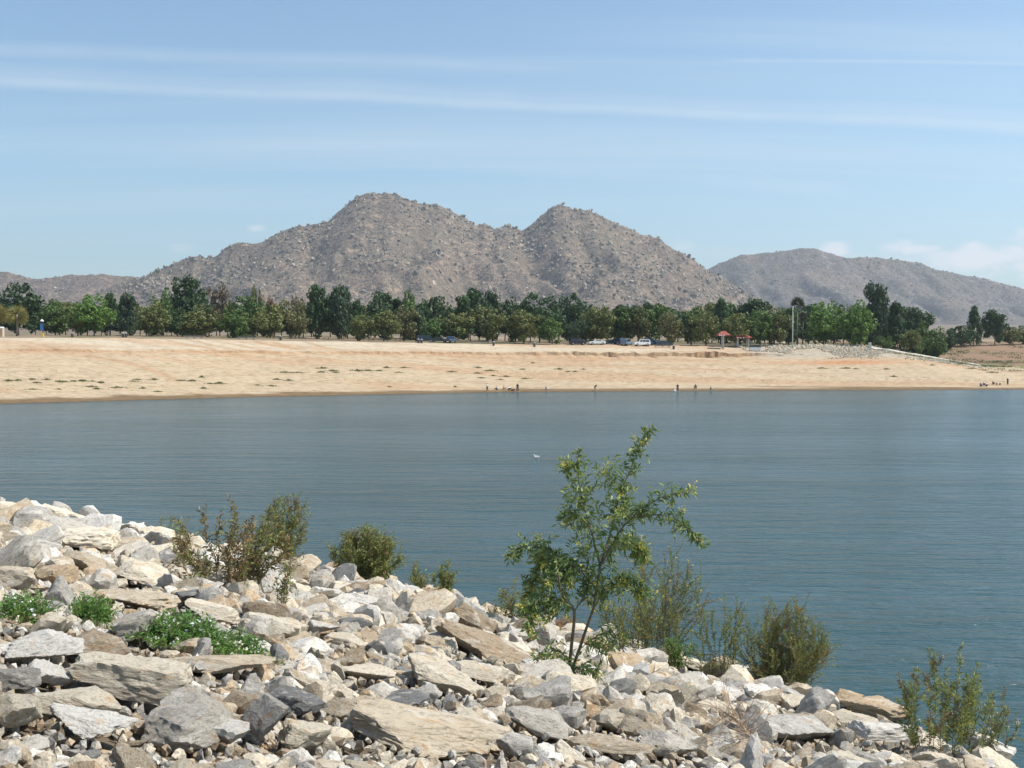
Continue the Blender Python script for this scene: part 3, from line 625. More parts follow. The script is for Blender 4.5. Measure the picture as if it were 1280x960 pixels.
def shrub(name, label, cat, px, py, hpx, wpx, nst, leaf, mats, lean=0, dens=1.0, twigs=5, spacing=.03, flower=None, upright=.8, depth=.5, group=None, stemr=.007, brown=0):
    """mats: leaf material; hpx / wpx: size seen in the photograph."""
    while bz(*hit(px, py).xy) < .12: py += 3; hpx += 2
    root = hit(px, py); D_ = (root-Vector((0, 0, EYE))).length; H = hpx*D_/FPX*1.06; W = wpx*D_/FPX*1.05; nst = int(nst*1.35)+1; twigs = int(twigs*1.5)+1; leaf = (leaf[0]*1.25, leaf[1]*1.65); root.z += .10
    e = empty(name, root, 0, label, cat, group); st = MB(); lf = Leaves(); lb = Leaves(); fl = Leaves()
    for k in range(nst):
        ang = random.uniform(0, 2*PI); rr = math.sqrt(random.random()); tipx = math.cos(ang)*rr*W/2+lean*H; tipy = math.sin(ang)*rr*W/2*depth*1.4
        hh = H*(1-.40*rr**2)*random.uniform(.72, 1.02)
        b0 = Vector((math.cos(ang)*rr*W*.30, math.sin(ang)*rr*W*.20, -.05)); tip = Vector((tipx, tipy, hh)); m1 = b0.lerp(tip, .4)+Vector((-(tipx)*.18*upright, 0, hh*.10))+rv(.03*H)
        P = smoothline([b0, m1, b0.lerp(tip, .75)+rv(.03*H), tip], 4); st.tube(P, [stemr*(1-.7*i/(len(P)-1)) for i in range(len(P))], 5, False)
        which = lb if random.random() < brown else lf
        leafy(which, P, spacing, leaf[0], leaf[1], .22, .9, 1.0)
        for j in range(int(twigs*random.uniform(.6, 1.3))):
            u = random.uniform(.2, .95); p, d = along(P, u); T = twig(p, d*1.0+rv(.45), H*random.uniform(.08, .24), .18); st.tube(T, [stemr*.4]*4+[stemr*.2], 4, False)
            leafy(lb if random.random() < brown else lf, T, spacing*.8, leaf[0]*.85, leaf[1]*.85, .05, 1.0)
            if flower and random.random() < flower[1]:
                for _ in range(5): fl.leaf(T[-1]+rv(.015), rv(), flower[2], flower[2]*.6)
    st.build('stems', M_stem, e, smooth=True); lf.build('foliage', mats, e)
    lb.build('browned_foliage', M_brownleaf, e)
    if flower: fl.build('flowers' if flower[0] is not M_red else 'seed_heads', flower[0], e)
    return e
shrub('shrub', 'yellow green shrub with loose upright branches close behind the flowering tree', 'shrub', 822, 822, 132, 92, 18, (.06, .016), M_olive, .05, twigs=8, spacing=.022, flower=(M_yellow, .22, .04), brown=.2)
shrub('shrub', 'low yellow flowering shrub between the tree trunk and the loose shrub', 'shrub', 792, 828, 88, 70, 14, (.06, .018), M_olive, -.05, twigs=8, spacing=.022, flower=(M_yellow, .3, .045), brown=.25)
shrub('shrub', 'dense green shrub with reddish tips at the water edge', 'shrub', 975, 876, 108, 110, 46, (.055, .014), M_olive, .02, twigs=11, spacing=.020, flower=(M_red, .06, .05), brown=.25, upright=.9)
shrub('shrub', 'thin upright shrub of separate leafy stems left of the dense reddish tipped one', 'shrub', 902, 846, 100, 74, 9, (.06, .018), M_olive, .0, twigs=3, spacing=.014, brown=.1, upright=.2)
shrub('shrub', 'tall upright many stemmed shrub with pale flower heads at the right end of the bank', 'shrub', 1176, 962, 132, 96, 13, (.085, .016), M_olive, .03, twigs=2, spacing=.012, flower=(M_white, .12, .03), brown=.18, upright=.2, depth=.8)
shrub('shrub', 'smaller thin shrub with pale seed heads at the lower right corner', 'shrub', 1222, 966, 92, 66, 9, (.06, .014), M_olive, .12, twigs=5, spacing=.018, flower=(M_white, .45, .03), brown=.25, upright=.3)
shrub('shrub', 'rounded bushy green shrub standing on the crest against the water', 'shrub', 456, 724, 70, 82, 46, (.13, .035), M_olive, .02, twigs=10, spacing=.055, brown=.12, stemr=.012)
shrub('shrub', 'large straggly half brown shrub sprawling over the left bank', 'shrub', 285, 752, 100, 150, 19, (.11, .026), M_olive, -.04, twigs=11, spacing=.05, brown=.62, stemr=.011)
shrub('shrub', 'feathery upright shrub on the crest right of the straggly brown one', 'shrub', 352, 716, 90, 62, 18, (.12, .03), M_olive, .02, twigs=9, spacing=.045, brown=.25, stemr=.012)
shrub('shrub', 'small wispy sprig on the crest left of the straggly brown shrub', 'shrub', 212, 690, 40, 34, 7, (.12, .03), M_olive, .05, twigs=5, spacing=.05, stemr=.01)
shrub('shrub', 'slim single stemmed weed standing among rocks right of the straggly shrub', 'shrub', 350, 778, 96, 30, 4, (.09, .02), M_olive, .05, twigs=4, spacing=.05, brown=.3, upright=.2)
shrub('shrub', 'small upright sprig on the crest between the bushy shrub and its darker neighbour', 'shrub', 523, 734, 42, 22, 7, (.12, .03), M_olive, 0, twigs=5, spacing=.045, brown=.3, stemr=.01)
shrub('shrub', 'small darker upright weed on the crest left of the flowering tree', 'shrub', 552, 746, 50, 26, 9, (.13, .032), M_olive, 0, twigs=4, spacing=.035, brown=.1, stemr=.01)
shrub('shrub', 'low leafy sprig on the crest just left of the flowering tree', 'shrub', 640, 752, 40, 60, 12, (.10, .028), M_olive, .1, twigs=5, spacing=.04, brown=.2, stemr=.008)
shrub('shrub', 'small yellow green plant on the rocks left of the thin upright shrub', 'shrub', 848, 832, 36, 40, 12, (.07, .025), M_green, 0, twigs=4, spacing=.03, stemr=.006)
def clump(label, px, py, wpx, hpx, n, mat, leaf=(.06, .02), white=0, hgt=.22, name='herb_clump', cat='plant'):
    root = hit(px, py); D_ = (root-Vector((0, 0, EYE))).length; W = wpx*D_/FPX; Dp = hpx*D_/FPX*1.9; e = empty(name, root, 0, label, cat, 'green herb clumps among the rocks')
    st = MB(); lf = Leaves(); fl = Leaves()
    for _ in range(n):
        x = random.gauss(0, .24)*W; y = random.gauss(0, .24)*Dp; ed = max(.25, 1-(2*x/W)**2-(2*y/Dp)**2); h0 = bz(root.x+x, root.y+y)-root.z+.12; hh = hgt*ed*random.uniform(.6, 1.2)
        b0 = Vector((x, y, h0)); T = twig(b0, Vector((0, 0, 1))+rv(.4), hh, .2); st.tube(T, .003, 3, False); leafy(lf, T, .017, leaf[0], leaf[1], .05, .8)
        if random.random() < white:
            for _ in range(4): fl.leaf(T[-1]+rv(.01), rv()+Vector((0, 0, 1)), .03, .028)
    st.build('stems', M_stem, e); lf.build('foliage', mat, e)
    if white: fl.build('flowers', M_white, e)
clump('broad bright green clump with tiny white flowers spreading between rocks on the left', 236, 822, 125, 58, 900, M_green, white=.12, hgt=.36)
clump('right hand trailing part of green herbs with white flowers above the brown slab', 300, 832, 70, 26, 300, M_green, white=.25, hgt=.26)
clump('low green herbs between rocks at the left edge', 36, 794, 76, 30, 300, M_green, white=.1, hgt=.32)
clump('small green herb tuft right of the herbs at the left edge', 116, 792, 44, 34, 180, M_green, hgt=.34)
clump('green leafy clump by the crest left of the flowering tree', 598, 788, 66, 32, 300, M_green, (.09, .03), hgt=.5)
clump('dark green clump on the crest at the left edge', 8, 650, 36, 18, 90, M_green, (.12, .04), hgt=.45)
clump('sparse green tuft among the rocks below the flowering tree', 700, 868, 50, 14, 45, M_green, hgt=.14)
clump('tiny green tuft below the thin upright shrub', 932, 892, 26, 10, 26, M_green, hgt=.12)
clump('tiny green tuft right of the flowering tree base', 800, 892, 30, 12, 32, M_green, hgt=.12)
clump('dried rusty brown grass clump behind the trunk of the flowering tree', 712, 785, 66, 66, 620, M_drygrass, (.10, .012), hgt=.75, name='dry_grass_clump', cat='grass')
# bare dry twigs
root = hit(935, 965); e = empty('dry_branch', root, 0, 'bare dry brown branch with a tangle of fine twigs at the bottom right', 'branch'); st = MB(); st2 = MB()
mainP = smoothline([at(968, 962, root.y)-root, at(945, 930, root.y+.3)-root, at(925, 905, root.y+.7)-root, at(898, 885, root.y+1.0)-root]); st.tube(mainP, [.022-.016*i/(len(mainP)-1) for i in range(len(mainP))], 6)
for _ in range(60):
    p, d = along(mainP, random.random()); T = twig(p, d*.5+rv(.7)+Vector((0, 0, .35)), random.uniform(.2, .65), .2, 5); st2.tube(T, [.006, .005, .004, .003, .002, .002], 4, False)
    for _ in range(2): q, d2 = along(T, random.uniform(.3, .9)); st2.tube(twig(q, d2+rv(.6), random.uniform(.1, .25), .2, 3), .002, 3, False)
st.build('branch', M_dry, e, smooth=True); st2.build('twigs', M_dry, e)

# ------------------------------------------------------------------ far trees
def crown_mesh(name, seed, kind, nclump=60, per=48, size=.06):
    r = np.random.default_rng(seed); V = []; F = []; n = nclump
    def prof(z):
        if kind == 'round': return (np.clip(1-((z-.52)/.5)**2, 0, 1))**.5
        if kind == 'tall': return (np.clip(1-((z-.48)/.53)**2, 0, 1))**.55*(1-.25*z)
        if kind == 'cone': return np.clip((1-z), 0, 1)**.75*np.clip(z*8+.3, 0, 1)
        if kind == 'loose': return (np.clip(1-((z-.58)/.43)**2, 0, 1))**.6
        return 1-z
    n = nclump; z = r.uniform(.04, .97, n); rad = prof(z)*np.sqrt(r.uniform(.25, 1, n))*r.uniform(.78, 1.10, n); a = r.uniform(0, 2*PI, n)
    cx = np.cos(a)*rad*.86; cy = np.sin(a)*rad*.86; cr = r.uniform(.12, .25, n)
    if kind != 'cone':                                                  # uneven lobes
        L = r.integers(4, 7); lc = np.stack([r.uniform(-.5, .5, L), r.uniform(-.5, .5, L), r.uniform(.25, .8, L)], -1); lr = r.uniform(.30, .5, L); k = r.integers(0, L, n); d = r.normal(size=(n, 3)); d /= np.linalg.norm(d, axis=1)[:, None]
        q = lc[k]+d*(lr[k]*r.uniform(.5, 1, n)**.5)[:, None]*np.array([1, 1, .62]); m_ = r.random(n) < .75; cx = np.where(m_, q[:, 0], cx); cy = np.where(m_, q[:, 1], cy); z = np.where(m_, q[:, 2].clip(.02, 1), z); z = z/ z.max()*.93
        if kind == 'tall': cx *= .8; cy *= .8
    for i in range(n):
        d = r.normal(size=(per, 3)); d /= np.linalg.norm(d, axis=1)[:, None]; rr = r.uniform(.35, 1, per)**.5
        P = np.array([cx[i], cy[i], z[i]])+d*rr[:, None]*cr[i]*np.array([1, 1, .55])
        nv = d+r.normal(size=(per, 3))*.6; nv /= np.linalg.norm(nv, axis=1)[:, None]
        u = np.cross(nv, r.normal(size=(per, 3))); u /= np.linalg.norm(u, axis=1)[:, None]; v = np.cross(nv, u); s_ = (size*r.uniform(.6, 1.3, per))[:, None]
        sc = np.array([1, 1, .6]); k = len(V)*1
        q = np.stack([P-u*s_*sc-v*s_*sc*.6, P+u*s_*sc-v*s_*sc*.4, P+u*s_*sc*.6+v*s_*sc*.7, P-u*s_*sc*.5+v*s_*sc*.6], 1)
        V.append(q.reshape(-1, 3))
    V = np.concatenate(V); F = np.arange(len(V)).reshape(-1, 4); return np_mesh(name, V, F, M_tree, False)
crowns = {k: [crown_mesh('crown', 10*j+hash(k) % 7 if False else 10*j+len(k), k, nc_, 46, sz_) for j in range(4)] for k, nc_, sz_ in (('round', 105, .050), ('tall', 105, .050), ('cone', 90, .045), ('loose', 70, .048))}
def trunk_mesh(seed):
    random.seed(seed); mb = MB(); mb.tube([(0, 0, -.05), (.02, 0, .15), (.01, .02, .45), (.03, 0, .8)], [.035, .028, .02, .008], 7)
    for k in range(6):
        a = random.uniform(0, 6.28); z0 = random.uniform(.12, .45); mb.tube([(0.01, 0.01, z0), (math.cos(a)*.25, math.sin(a)*.25, z0+.15), (math.cos(a)*.5, math.sin(a)*.5, z0+.28)], [.016, .011, .004], 5)
    return mb.mesh('trunk', M_bark, smooth=True)
trunks = [trunk_mesh(s_) for s_ in range(4)]
random.seed(99)
DG = (.046, .088, .036); MG = (.085, .145, .042); BG = (.11, .20, .045); OL = (.135, .16, .058); GO = (.17, .175, .085); BL = (.060, .098, .058); PB = (.16, .13, .10); BR = (.15, .10, .07)
def far_tree(px, top, wpx, D_, kind, c_, label, group=None, base=None, cb=.16, dz=0):
    x = (px-640)/FPX*D_; y = D_; zb = gz(x, y); H = at(px, top, D_).z-zb; W = wpx*D_/FPX; i = random.randrange(4)
    e = empty('tree', (x, y, zb), random.uniform(0, 6.28), label, 'tree', group)
    obj('trunk', trunks[i], e, scale=(H*.55 if H < 9 else 6, H*.55 if H < 9 else 6, H))
    k = random.uniform(.85, 1.15); o = obj('crown', crowns[kind][i], e, loc=(0, 0, H*cb), scale=(W/2*1.32, W/2*1.32, H*(1-cb)*1.0)); o.color = (c_[0]*k, c_[1]*k, c_[2]*k, 1); return e
T_ = [
 (24, 354, 56, 345, 'round', DG, 'large dark round tree behind the two short palms at the left edge'),
 (-14, 362, 50, 345, 'round', DG, 'dark tree cut by the left edge behind the palms'),
 (75, 374, 44, 335, 'round', MG, 'mid green rounded tree right of the blue and yellow marker'),
 (98, 378, 30, 315, 'round', OL, 'small olive tree between the mid green and bright green trees at left'),
 (118, 369, 50, 315, 'round', BG, 'bright green broad tree, the brightest at the left'),
 (138, 366, 22, 350, 'tall', DG, 'dark narrow tree top peeping above the bright green tree'),
 (160, 367, 32, 330, 'tall', BL, 'dark olive upright tree right of the bright green tree'),
 (190, 376, 42, 305, 'round', OL, 'olive tree with low crown left of the tallest dark tree at left'),
 (205, 361, 32, 350, 'round', MG, 'green tree standing behind the low crowned olive one'),
 (240, 346, 48, 330, 'tall', DG, 'tallest dark green tree of the left half with crown down to the ground'),
 (222, 385, 30, 322, 'round', DG, 'dark low tree at the foot of the tallest left tree'),
 (275, 354, 34, 345, 'loose', PB, 'greyish half bare tree right of the tallest left tree'),
 (252, 382, 52, 300, 'round', OL, 'yellowish olive tree in front of the tallest dark left tree'),
 (306, 370, 40, 340, 'round', MG, 'green tree behind the row right of the greyish half bare tree'),
 (322, 357, 14, 350, 'loose', GO, 'slim pale tree top poking above the row'),
 (292, 388, 36, 300, 'round', MG, 'small mid green tree right of the yellowish olive tree'),
 (318, 390, 34, 305, 'round', OL, 'olive low tree left of the small grove gap'),
 (343, 371, 30, 345, 'loose', BR, 'brownish dying tree behind the olive trees'),
 (374, 368, 22, 350, 'loose', PB, 'grey brown thin tree just left of the tall dark pair'),
 (338, 382, 40, 310, 'round', OL, 'olive tree in front of the brownish dying tree'),
 (364, 376, 40, 315, 'round', GO, 'pale olive tree left of the tall dark pair'),
 (399, 356, 38, 320, 'tall', DG, 'left tree of the tall dark pair'),
 (427, 358, 40, 322, 'tall', BL, 'right tree of the tall dark pair'),
 (447, 376, 26, 330, 'round', DG, 'dark lower tree right of the tall dark pair'),
 (450, 394, 26, 300, 'round', OL, 'small olive tree in front, right of the tall dark pair'),
 (480, 365, 46, 340, 'round', DG, 'dark green dome shaped tree, first of the middle row'),
 (516, 364, 38, 340, 'round', MG, 'green domed tree, second of the middle row'),
 (546, 371, 36, 342, 'round', DG, 'dark green tree, third of the middle row'),
 (480, 390, 42, 300, 'round', OL, 'olive tree on a visible trunk in front of the middle row'),
 (505, 382, 34, 312, 'loose', GO, 'pale loose olive tree right of the olive one with a visible trunk'),
 (523, 386, 24, 315, 'tall', BL, 'dark narrow tree just left of the dark parked vehicle'),
 (540, 397, 26, 303, 'round', MG, 'small bright green tree above the dark parked vehicle'),
 (570, 391, 42, 305, 'round', OL, 'olive tree above the blue parked pickup'),
 (588, 362, 46, 335, 'round', DG, 'large dark green tree, tallest of the centre'),
 (616, 363, 26, 340, 'tall', BL, 'dark bluish tree touching the tallest centre tree'),
 (610, 383, 44, 303, 'loose', OL, 'loose olive tree in front of the tallest centre tree'),
 (641, 371, 32, 340, 'round', DG, 'dark tree in the centre gap left of the broad green one'),
 (674, 367, 54, 325, 'round', DG, 'broad dark green tree in the centre'),
 (655, 389, 40, 302, 'round', OL, 'olive tree in front of the broad centre tree'),
 (712, 367, 36, 340, 'round', DG, 'dark green tree with small pointed top right of the broad centre tree'),
 (732, 378, 34, 342, 'round', BL, 'dark bluish green tree behind the grey green one'),
 (690, 398, 30, 300, 'round', MG, 'small green tree in front between the two dark centre trees'),
 (718, 400, 30, 304, 'loose', BL, 'grey green small tree above the dark parked cars'),
 (746, 383, 42, 315, 'round', OL, 'olive green tree above the white low car'),
 (775, 384, 38, 320, 'round', MG, 'green tree above the blue car'),
 (797, 385, 32, 318, 'round', OL, 'olive tree above the white parked van'),
 (820, 381, 40, 325, 'round', MG, 'mid green tree right of the olive tree above the white van'),
 (840, 391, 34, 305, 'loose', GO, 'light olive tree left of the red roofed shelters'),
 (864, 388, 34, 312, 'round', MG, 'green tree further right toward the red roofed shelters'),
 (882, 390, 36, 303, 'loose', OL, 'olive tree just left of the red shelter roof'),
 (901, 375, 30, 330, 'cone', DG, 'dark pointed tree rising behind the red shelter roof'),
 (937, 375, 52, 325, 'round', DG, 'large dark green tree behind the red roofed shelters'),
 (922, 392, 32, 303, 'round', OL, 'olive tree between the two red roofs'),
 (950, 388, 34, 305, 'round', MG, 'green tree over the white box'),
 (968, 388, 34, 306, 'round', OL, 'olive tree left of the tall pale pole'),
 (985, 395, 30, 330, 'round', DG, 'dark tree behind the tall pale pole'),
 (1010, 398, 24, 330, 'round', DG, 'dark low tree right of the tall pale pole'),
 (1029, 378, 46, 312, 'round', BG, 'bright green tree right of the tall pale pole'),
 (1067, 376, 46, 308, 'round', BG, 'bright green tree with crown to the ground left of the tallest right tree'),
 (1091, 354, 36, 325, 'tall', BL, 'tallest grey green tree on the right side'),
 (1119, 379, 34, 318, 'cone', DG, 'dark cone shaped tree right of the tallest right tree'),
 (1137, 414, 26, 305, 'round', OL, 'small olive bushy tree right of the dark cone'),
 (1104, 420, 22, 303, 'round', MG, 'small round bush behind the pale pillar'),
 (1158, 402, 42, 325, 'round', MG, 'rounded green tree beside the top of the pale ramp'),
 (1186, 416, 24, 380, 'round', DG, 'small dark tree behind the end of the rounded tree'),
 (1201, 407, 30, 395, 'round', DG, 'dark rounded tree left of the pointed one at far right'),
 (1217, 384, 24, 400, 'cone', DG, 'pointed dark conifer at the far right'),
 (1243, 388, 32, 405, 'round', DG, 'dark round headed tree right of the pointed conifer'),
 (1262, 409, 26, 410, 'round', OL, 'olive tree near the right edge'),
 (1282, 407, 30, 415, 'round', MG, 'green tree cut by the right edge'),
]
for q in T_: far_tree(*q, group='trees along the top of the far beach', cb=(.05 if q[4] in ('tall', 'cone') else random.uniform(.02, .10)))
x_ = 45
while x_ < 1140:
    far_tree(x_, random.uniform(378, 391), random.uniform(30, 46), random.uniform(345, 400), random.choice(['round', 'round', 'tall', 'loose']), random.choice([DG, MG, OL, DG, BL]), 'tree of the rear row mostly hidden behind the nearer park trees', 'trees of the rear row'); x_ += random.uniform(8, 14)
for a_, b_, w_, D2, l_ in ((1172, 421, 26, 309, 'round leafy bush at the top of the pale ramp'), (1146, 424, 16, 308, 'little bush left of the round leafy bush at the ramp')):
    far_tree(a_, b_, w_, D2, 'round', MG, l_, 'bushes near the ramp', cb=0)
# palms
def palm(px, top, D_, wpx, label, gold, thin):
    x = (px-640)/FPX*D_; zb = gz(x, D_); H = at(px, top, D_).z-zb; W = wpx*D_/FPX/2; e = empty('palm_tree', (x, D_, zb), 0, label, 'palm tree')
    mb = MB(); mb.tube([(0, 0, -.2), (.05, 0, H*.4), (0, .05, H-W*.8)], [thin, thin*.8, thin*.7], 9); mb.build('trunk', M_bark2, e, smooth=True)
    lv = Leaves(); top_ = Vector((0, 0, H-W*.8))
    for k in range(46):
        el = random.uniform(-1.1, 1.4); a = random.uniform(0, 6.28); d = Vector((math.cos(a)*math.cos(el), math.sin(a)*math.cos(el), math.sin(el))); p = top_+d*W*.2
        for j in range(11): lv.leaf(p, d+rv(.30)+Vector((0, 0, -.22)), W*.85, .07)
    o = lv.build('crown', M_tree, e); o.color = (*gold, 1)
palm(22, 381, 300, 30, 'short fan palm with golden fronds near the left edge', (.27, .26, .10), .35)
palm(-3, 379, 302, 30, 'short fan palm cut by the left edge', (.27, .25, .09), .35)
palm(996, 371, 312, 18, 'tall thin fan palm beside the pale pole', (.075, .09, .05), .22)
palm(1003, 390, 318, 14, 'lower thin fan palm right of the tall one', (.10, .11, .06), .2)

# ------------------------------------------------------------------ weeds on the beach
def weed_mesh(seed):
    random.seed(seed); lf_ = Leaves()
    for _ in range(90): 
        p = Vector((random.gauss(0, .42), random.gauss(0, .3), 0)); lf_.leaf(p, Vector((random.gauss(0, .5), random.gauss(0, .5), 1)), random.uniform(.12, .34)*max(.3, 1-p.length*.7), .09)
    return np_mesh('weed', lf_.V, lf_.F, M_weed, False)
weeds = [weed_mesh(s_) for s_ in range(5)]; random.seed(5)
wp = [(10, 477, 8), (22, 476, 7), (40, 475, 6), (45, 479, 8), (58, 475, 6), (76, 478, 10), (92, 477, 6), (103, 477, 6), (115, 477, 7), (114, 484, 8), (121, 487, 7), (126, 479, 5), (146, 485, 10), (165, 477, 12), (171, 475, 6), (192, 475, 7), (197, 490, 6), (178, 486, 6), (226, 476, 7), (240, 477, 7), (252, 472, 5), (262, 480, 10), (274, 480, 9), (254, 486, 5), (40, 487, 8), (73, 487, 6),
      (355, 466, 9), (372, 466, 14), (402, 461, 8), (401, 466, 8), (415, 464, 8), (420, 466, 6), (446, 464, 8), (460, 464, 8), (474, 464, 8), (483, 460, 5), (505, 460, 9), (498, 466, 7), (346, 475, 6), (360, 476, 6), (338, 483, 11), (322, 482, 6), (487, 484, 5), (565, 465, 10), (597, 460, 6), (596, 467, 8), (612, 464, 9), (602, 473, 7), (616, 470, 5), (632, 471, 7), (625, 475, 6), (569, 484, 3),
      (656, 474, 5), (653, 462, 5), (666, 454, 4), (698, 462, 5), (710, 465, 5), (719, 465, 5), (729, 462, 3), (1027, 461, 7), (1057, 461, 6), (1070, 461, 5), (1108, 462, 6), (1117, 471, 7), (1165, 457, 4), (1153, 440, 6), (1186, 452, 9), (1200, 455, 9), (1213, 461, 9), (1228, 463, 10), (1246, 452, 12), (1256, 456, 10), (1270, 464, 12), (1240, 466, 9), (1222, 456, 8)]
for a, b_, w_ in wp:
    P = hit(a, b_); s_ = w_*P.y/FPX; o = obj('weed_patch', random.choice(weeds), loc=P, rot=(0, 0, random.uniform(-.3, .3)), scale=(s_*random.uniform(.9, 1.7), s_*random.uniform(.7, 1.0), random.uniform(1.1, 2.4)))
    o.color = (1, 1, 1, 1)
    tag(o, 'low green weed patch growing on the open sand of the far beach', 'weed', 'weed patches on the far beach')
lf_ = Leaves()
for _ in range(2600):                                                   # dry scrub on the flat behind the ramp
    x = random.uniform(112, 210); t_ = random.uniform(68, 190)
    if fbm(np.array(x*.08), np.array(t_*.06), 3, 12) < .47: continue
    y = float(S(x))+t_; z = gz(x, y)
    for _ in range(6): lf_.leaf(Vector((x+random.gauss(0, .5), y+random.gauss(0, .5), z)), Vector((random.gauss(0, .6), random.gauss(0, .6), 1)), random.uniform(.25, .7), .16)
for _ in range(1500):
    x = random.uniform(-110, 140); t_ = random.choice([random.gauss(16, 5), random.gauss(22, 7), random.uniform(5, 50)])
    if t_ < 5 or fbm(np.array(x*.05), np.array(t_*.2), 3, 3) < .5: continue
    y = float(S(x))+t_; z = gz(x, y)
    for _ in range(5): lf_.leaf(Vector((x+random.gauss(0, .2), y+random.gauss(0, .2), z)), Vector((random.gauss(0, .5), random.gauss(0, .5), 1)), random.uniform(.1, .22), .07)
for _ in range(3500):
    x = random.uniform(100, 150); t_ = random.gauss(58, 7); y = float(S(x))+t_
    if fbm(np.array(x*.1), np.array(t_*.2), 3, 6) < .52: continue
    z = gz(x, y)
    for _ in range(4): lf_.leaf(Vector((x+random.gauss(0, .3), y+random.gauss(0, .3), z)), Vector((random.gauss(0, .5), random.gauss(0, .5), 1)), random.uniform(.2, .5), .13)
tag(obj('ground_weeds', np_mesh('ground_weeds', lf_.V, lf_.F, M_weed)), 'sparse tiny weeds scattered over the far beach and its right hand bank', 'weeds', kind='stuff')

# ------------------------------------------------------------------ pale ramp path
xs_ = np.linspace(98, 127.5, 60); mb = MB(); prev = None
for x in xs_:
    k = (x-98)/29.5; y0 = float(S(x))+58.5; wdt = 9.0-2.5*k; zz = max(gz(x, y0), gz(x, y0+wdt))+.12
    za, zb2 = gz(x, y0)+.22, gz(x, y0+wdt)+.30; cur = [(x, y0, za), (x, y0+wdt, zb2), (x, y0, zz-.7), (x, y0+wdt, zz-.7)]
    if prev: mb.quad(prev[0], cur[0], cur[1], prev[1]); mb.quad(prev[2], cur[2], cur[0], prev[0]); mb.quad(prev[1], cur[1], cur[3], prev[3])
    prev = cur
tag(mb.build('path', plain('pale_concrete', (.50, .46, .39), .9, scale=.6, var=.12)), kind='structure')

# ------------------------------------------------------------------ park furniture, cars
M_conc = plain('concrete', (.42, .41, .38), .85); M_wood = plain('weathered_wood', (.13, .10, .075), .8); M_darkmetal = plain('dark_metal', (.06, .06, .065), .5)
M_redroof = plain('red_roof', (.26, .055, .035), .7, var=.15); M_whitep = plain('white_paint', (.8, .8, .78), .4, var=.05); M_blue = plain('blue_panel', (.06, .22, .50), .4, var=.1); M_yel = plain('yellow_panel', (.75, .50, .05), .5, var=.1)
M_glass = plain('dark_glass', (.02, .025, .03), .08, var=.1, spec=.8); M_tyre = plain('rubber', (.02, .02, .02), .8); M_rim = plain('alloy', (.5, .5, .5), .3, metal=.8); M_pale = plain('pale_stone', (.52, .55, .48), .8, var=.1); M_tanst = plain('tan_stone', (.55, .42, .28), .8)
M_light = plain('lamp_lens', (.8, .8, .75), .2, var=.05); M_taill = plain('red_lens', (.4, .02, .02), .3)
def spot(px, D_): x = (px-640)/FPX*D_; return Vector((x, D_, gz(x, D_)))
def copy_tree(o):
    c = o.copy(); col.objects.link(c)
    for ch in o.children:
        d = ch.copy(); col.objects.link(d); d.parent = c
        for g_ in ch.children: e_ = g_.copy(); col.objects.link(e_); e_.parent = d
    return c
# picnic table
def make_table(loc, rz):
    e = empty('picnic_table', loc, rz); mb = MB(); mb.box(-.9, .9, -.38, .38, .72, .78); mb.build('tabletop', M_wood, e, bevel=.01)
    for s_ in (-1, 1): mb = MB(); mb.box(-.9, .9, s_*.72-.14, s_*.72+.14, .42, .47); mb.build('bench_seat', M_wood, e, bevel=.008)
    for s_ in (-1, 1):
        mb = MB(); mb.tube([(s_*.6, -.75, 0), (s_*.6, -.25, .72)], .035, 6); mb.tube([(s_*.6, .75, 0), (s_*.6, .25, .72)], .035, 6); mb.box(s_*.6-.03, s_*.6+.03, -.8, .8, .37, .42); mb.build('leg_frame', M_darkmetal, e)
    return e
tpx = [(345, 296, 'first'), (366, 299, ''), (378, 295, ''), (408, 303, ''), (452, 298, ''), (464, 303, ''), (482, 297, ''), (497, 300, ''), (586, 303, ''), (605, 299, ''), (640, 304, ''), (664, 299, ''), (690, 303, ''), (186, 296, ''), (206, 291, '')]
where = ['left of the tall dark tree pair, by the trash barrel', 'under the pale olive tree left of the tall dark pair', 'just left of the tall dark tree pair', 'at the foot of the tall dark tree pair', 'under the small olive tree right of the dark pair', 'between the small olive tree and the trunked olive', 'at the visible trunk of the olive tree', 'under the pale loose olive tree', 'right of the blue pickup', 'under the loose olive tree in the centre', 'in the centre gap', 'under the broad dark centre tree', 'left of the dark parked cars', 'under the low crowned olive tree at left', 'left of the tallest dark left tree']
proto = None
for (p_, D_, _), wds in zip(tpx, where):
    if proto is None: proto = e = make_table((0, 0, 0), 0)
    else: e = copy_tree(proto)
    e.location = spot(p_, D_); e.rotation_euler.z = random.uniform(-.5, .5); tag(e, 'dark wooden picnic table '+wds, 'picnic table', 'picnic tables along the top of the beach')
proto = None
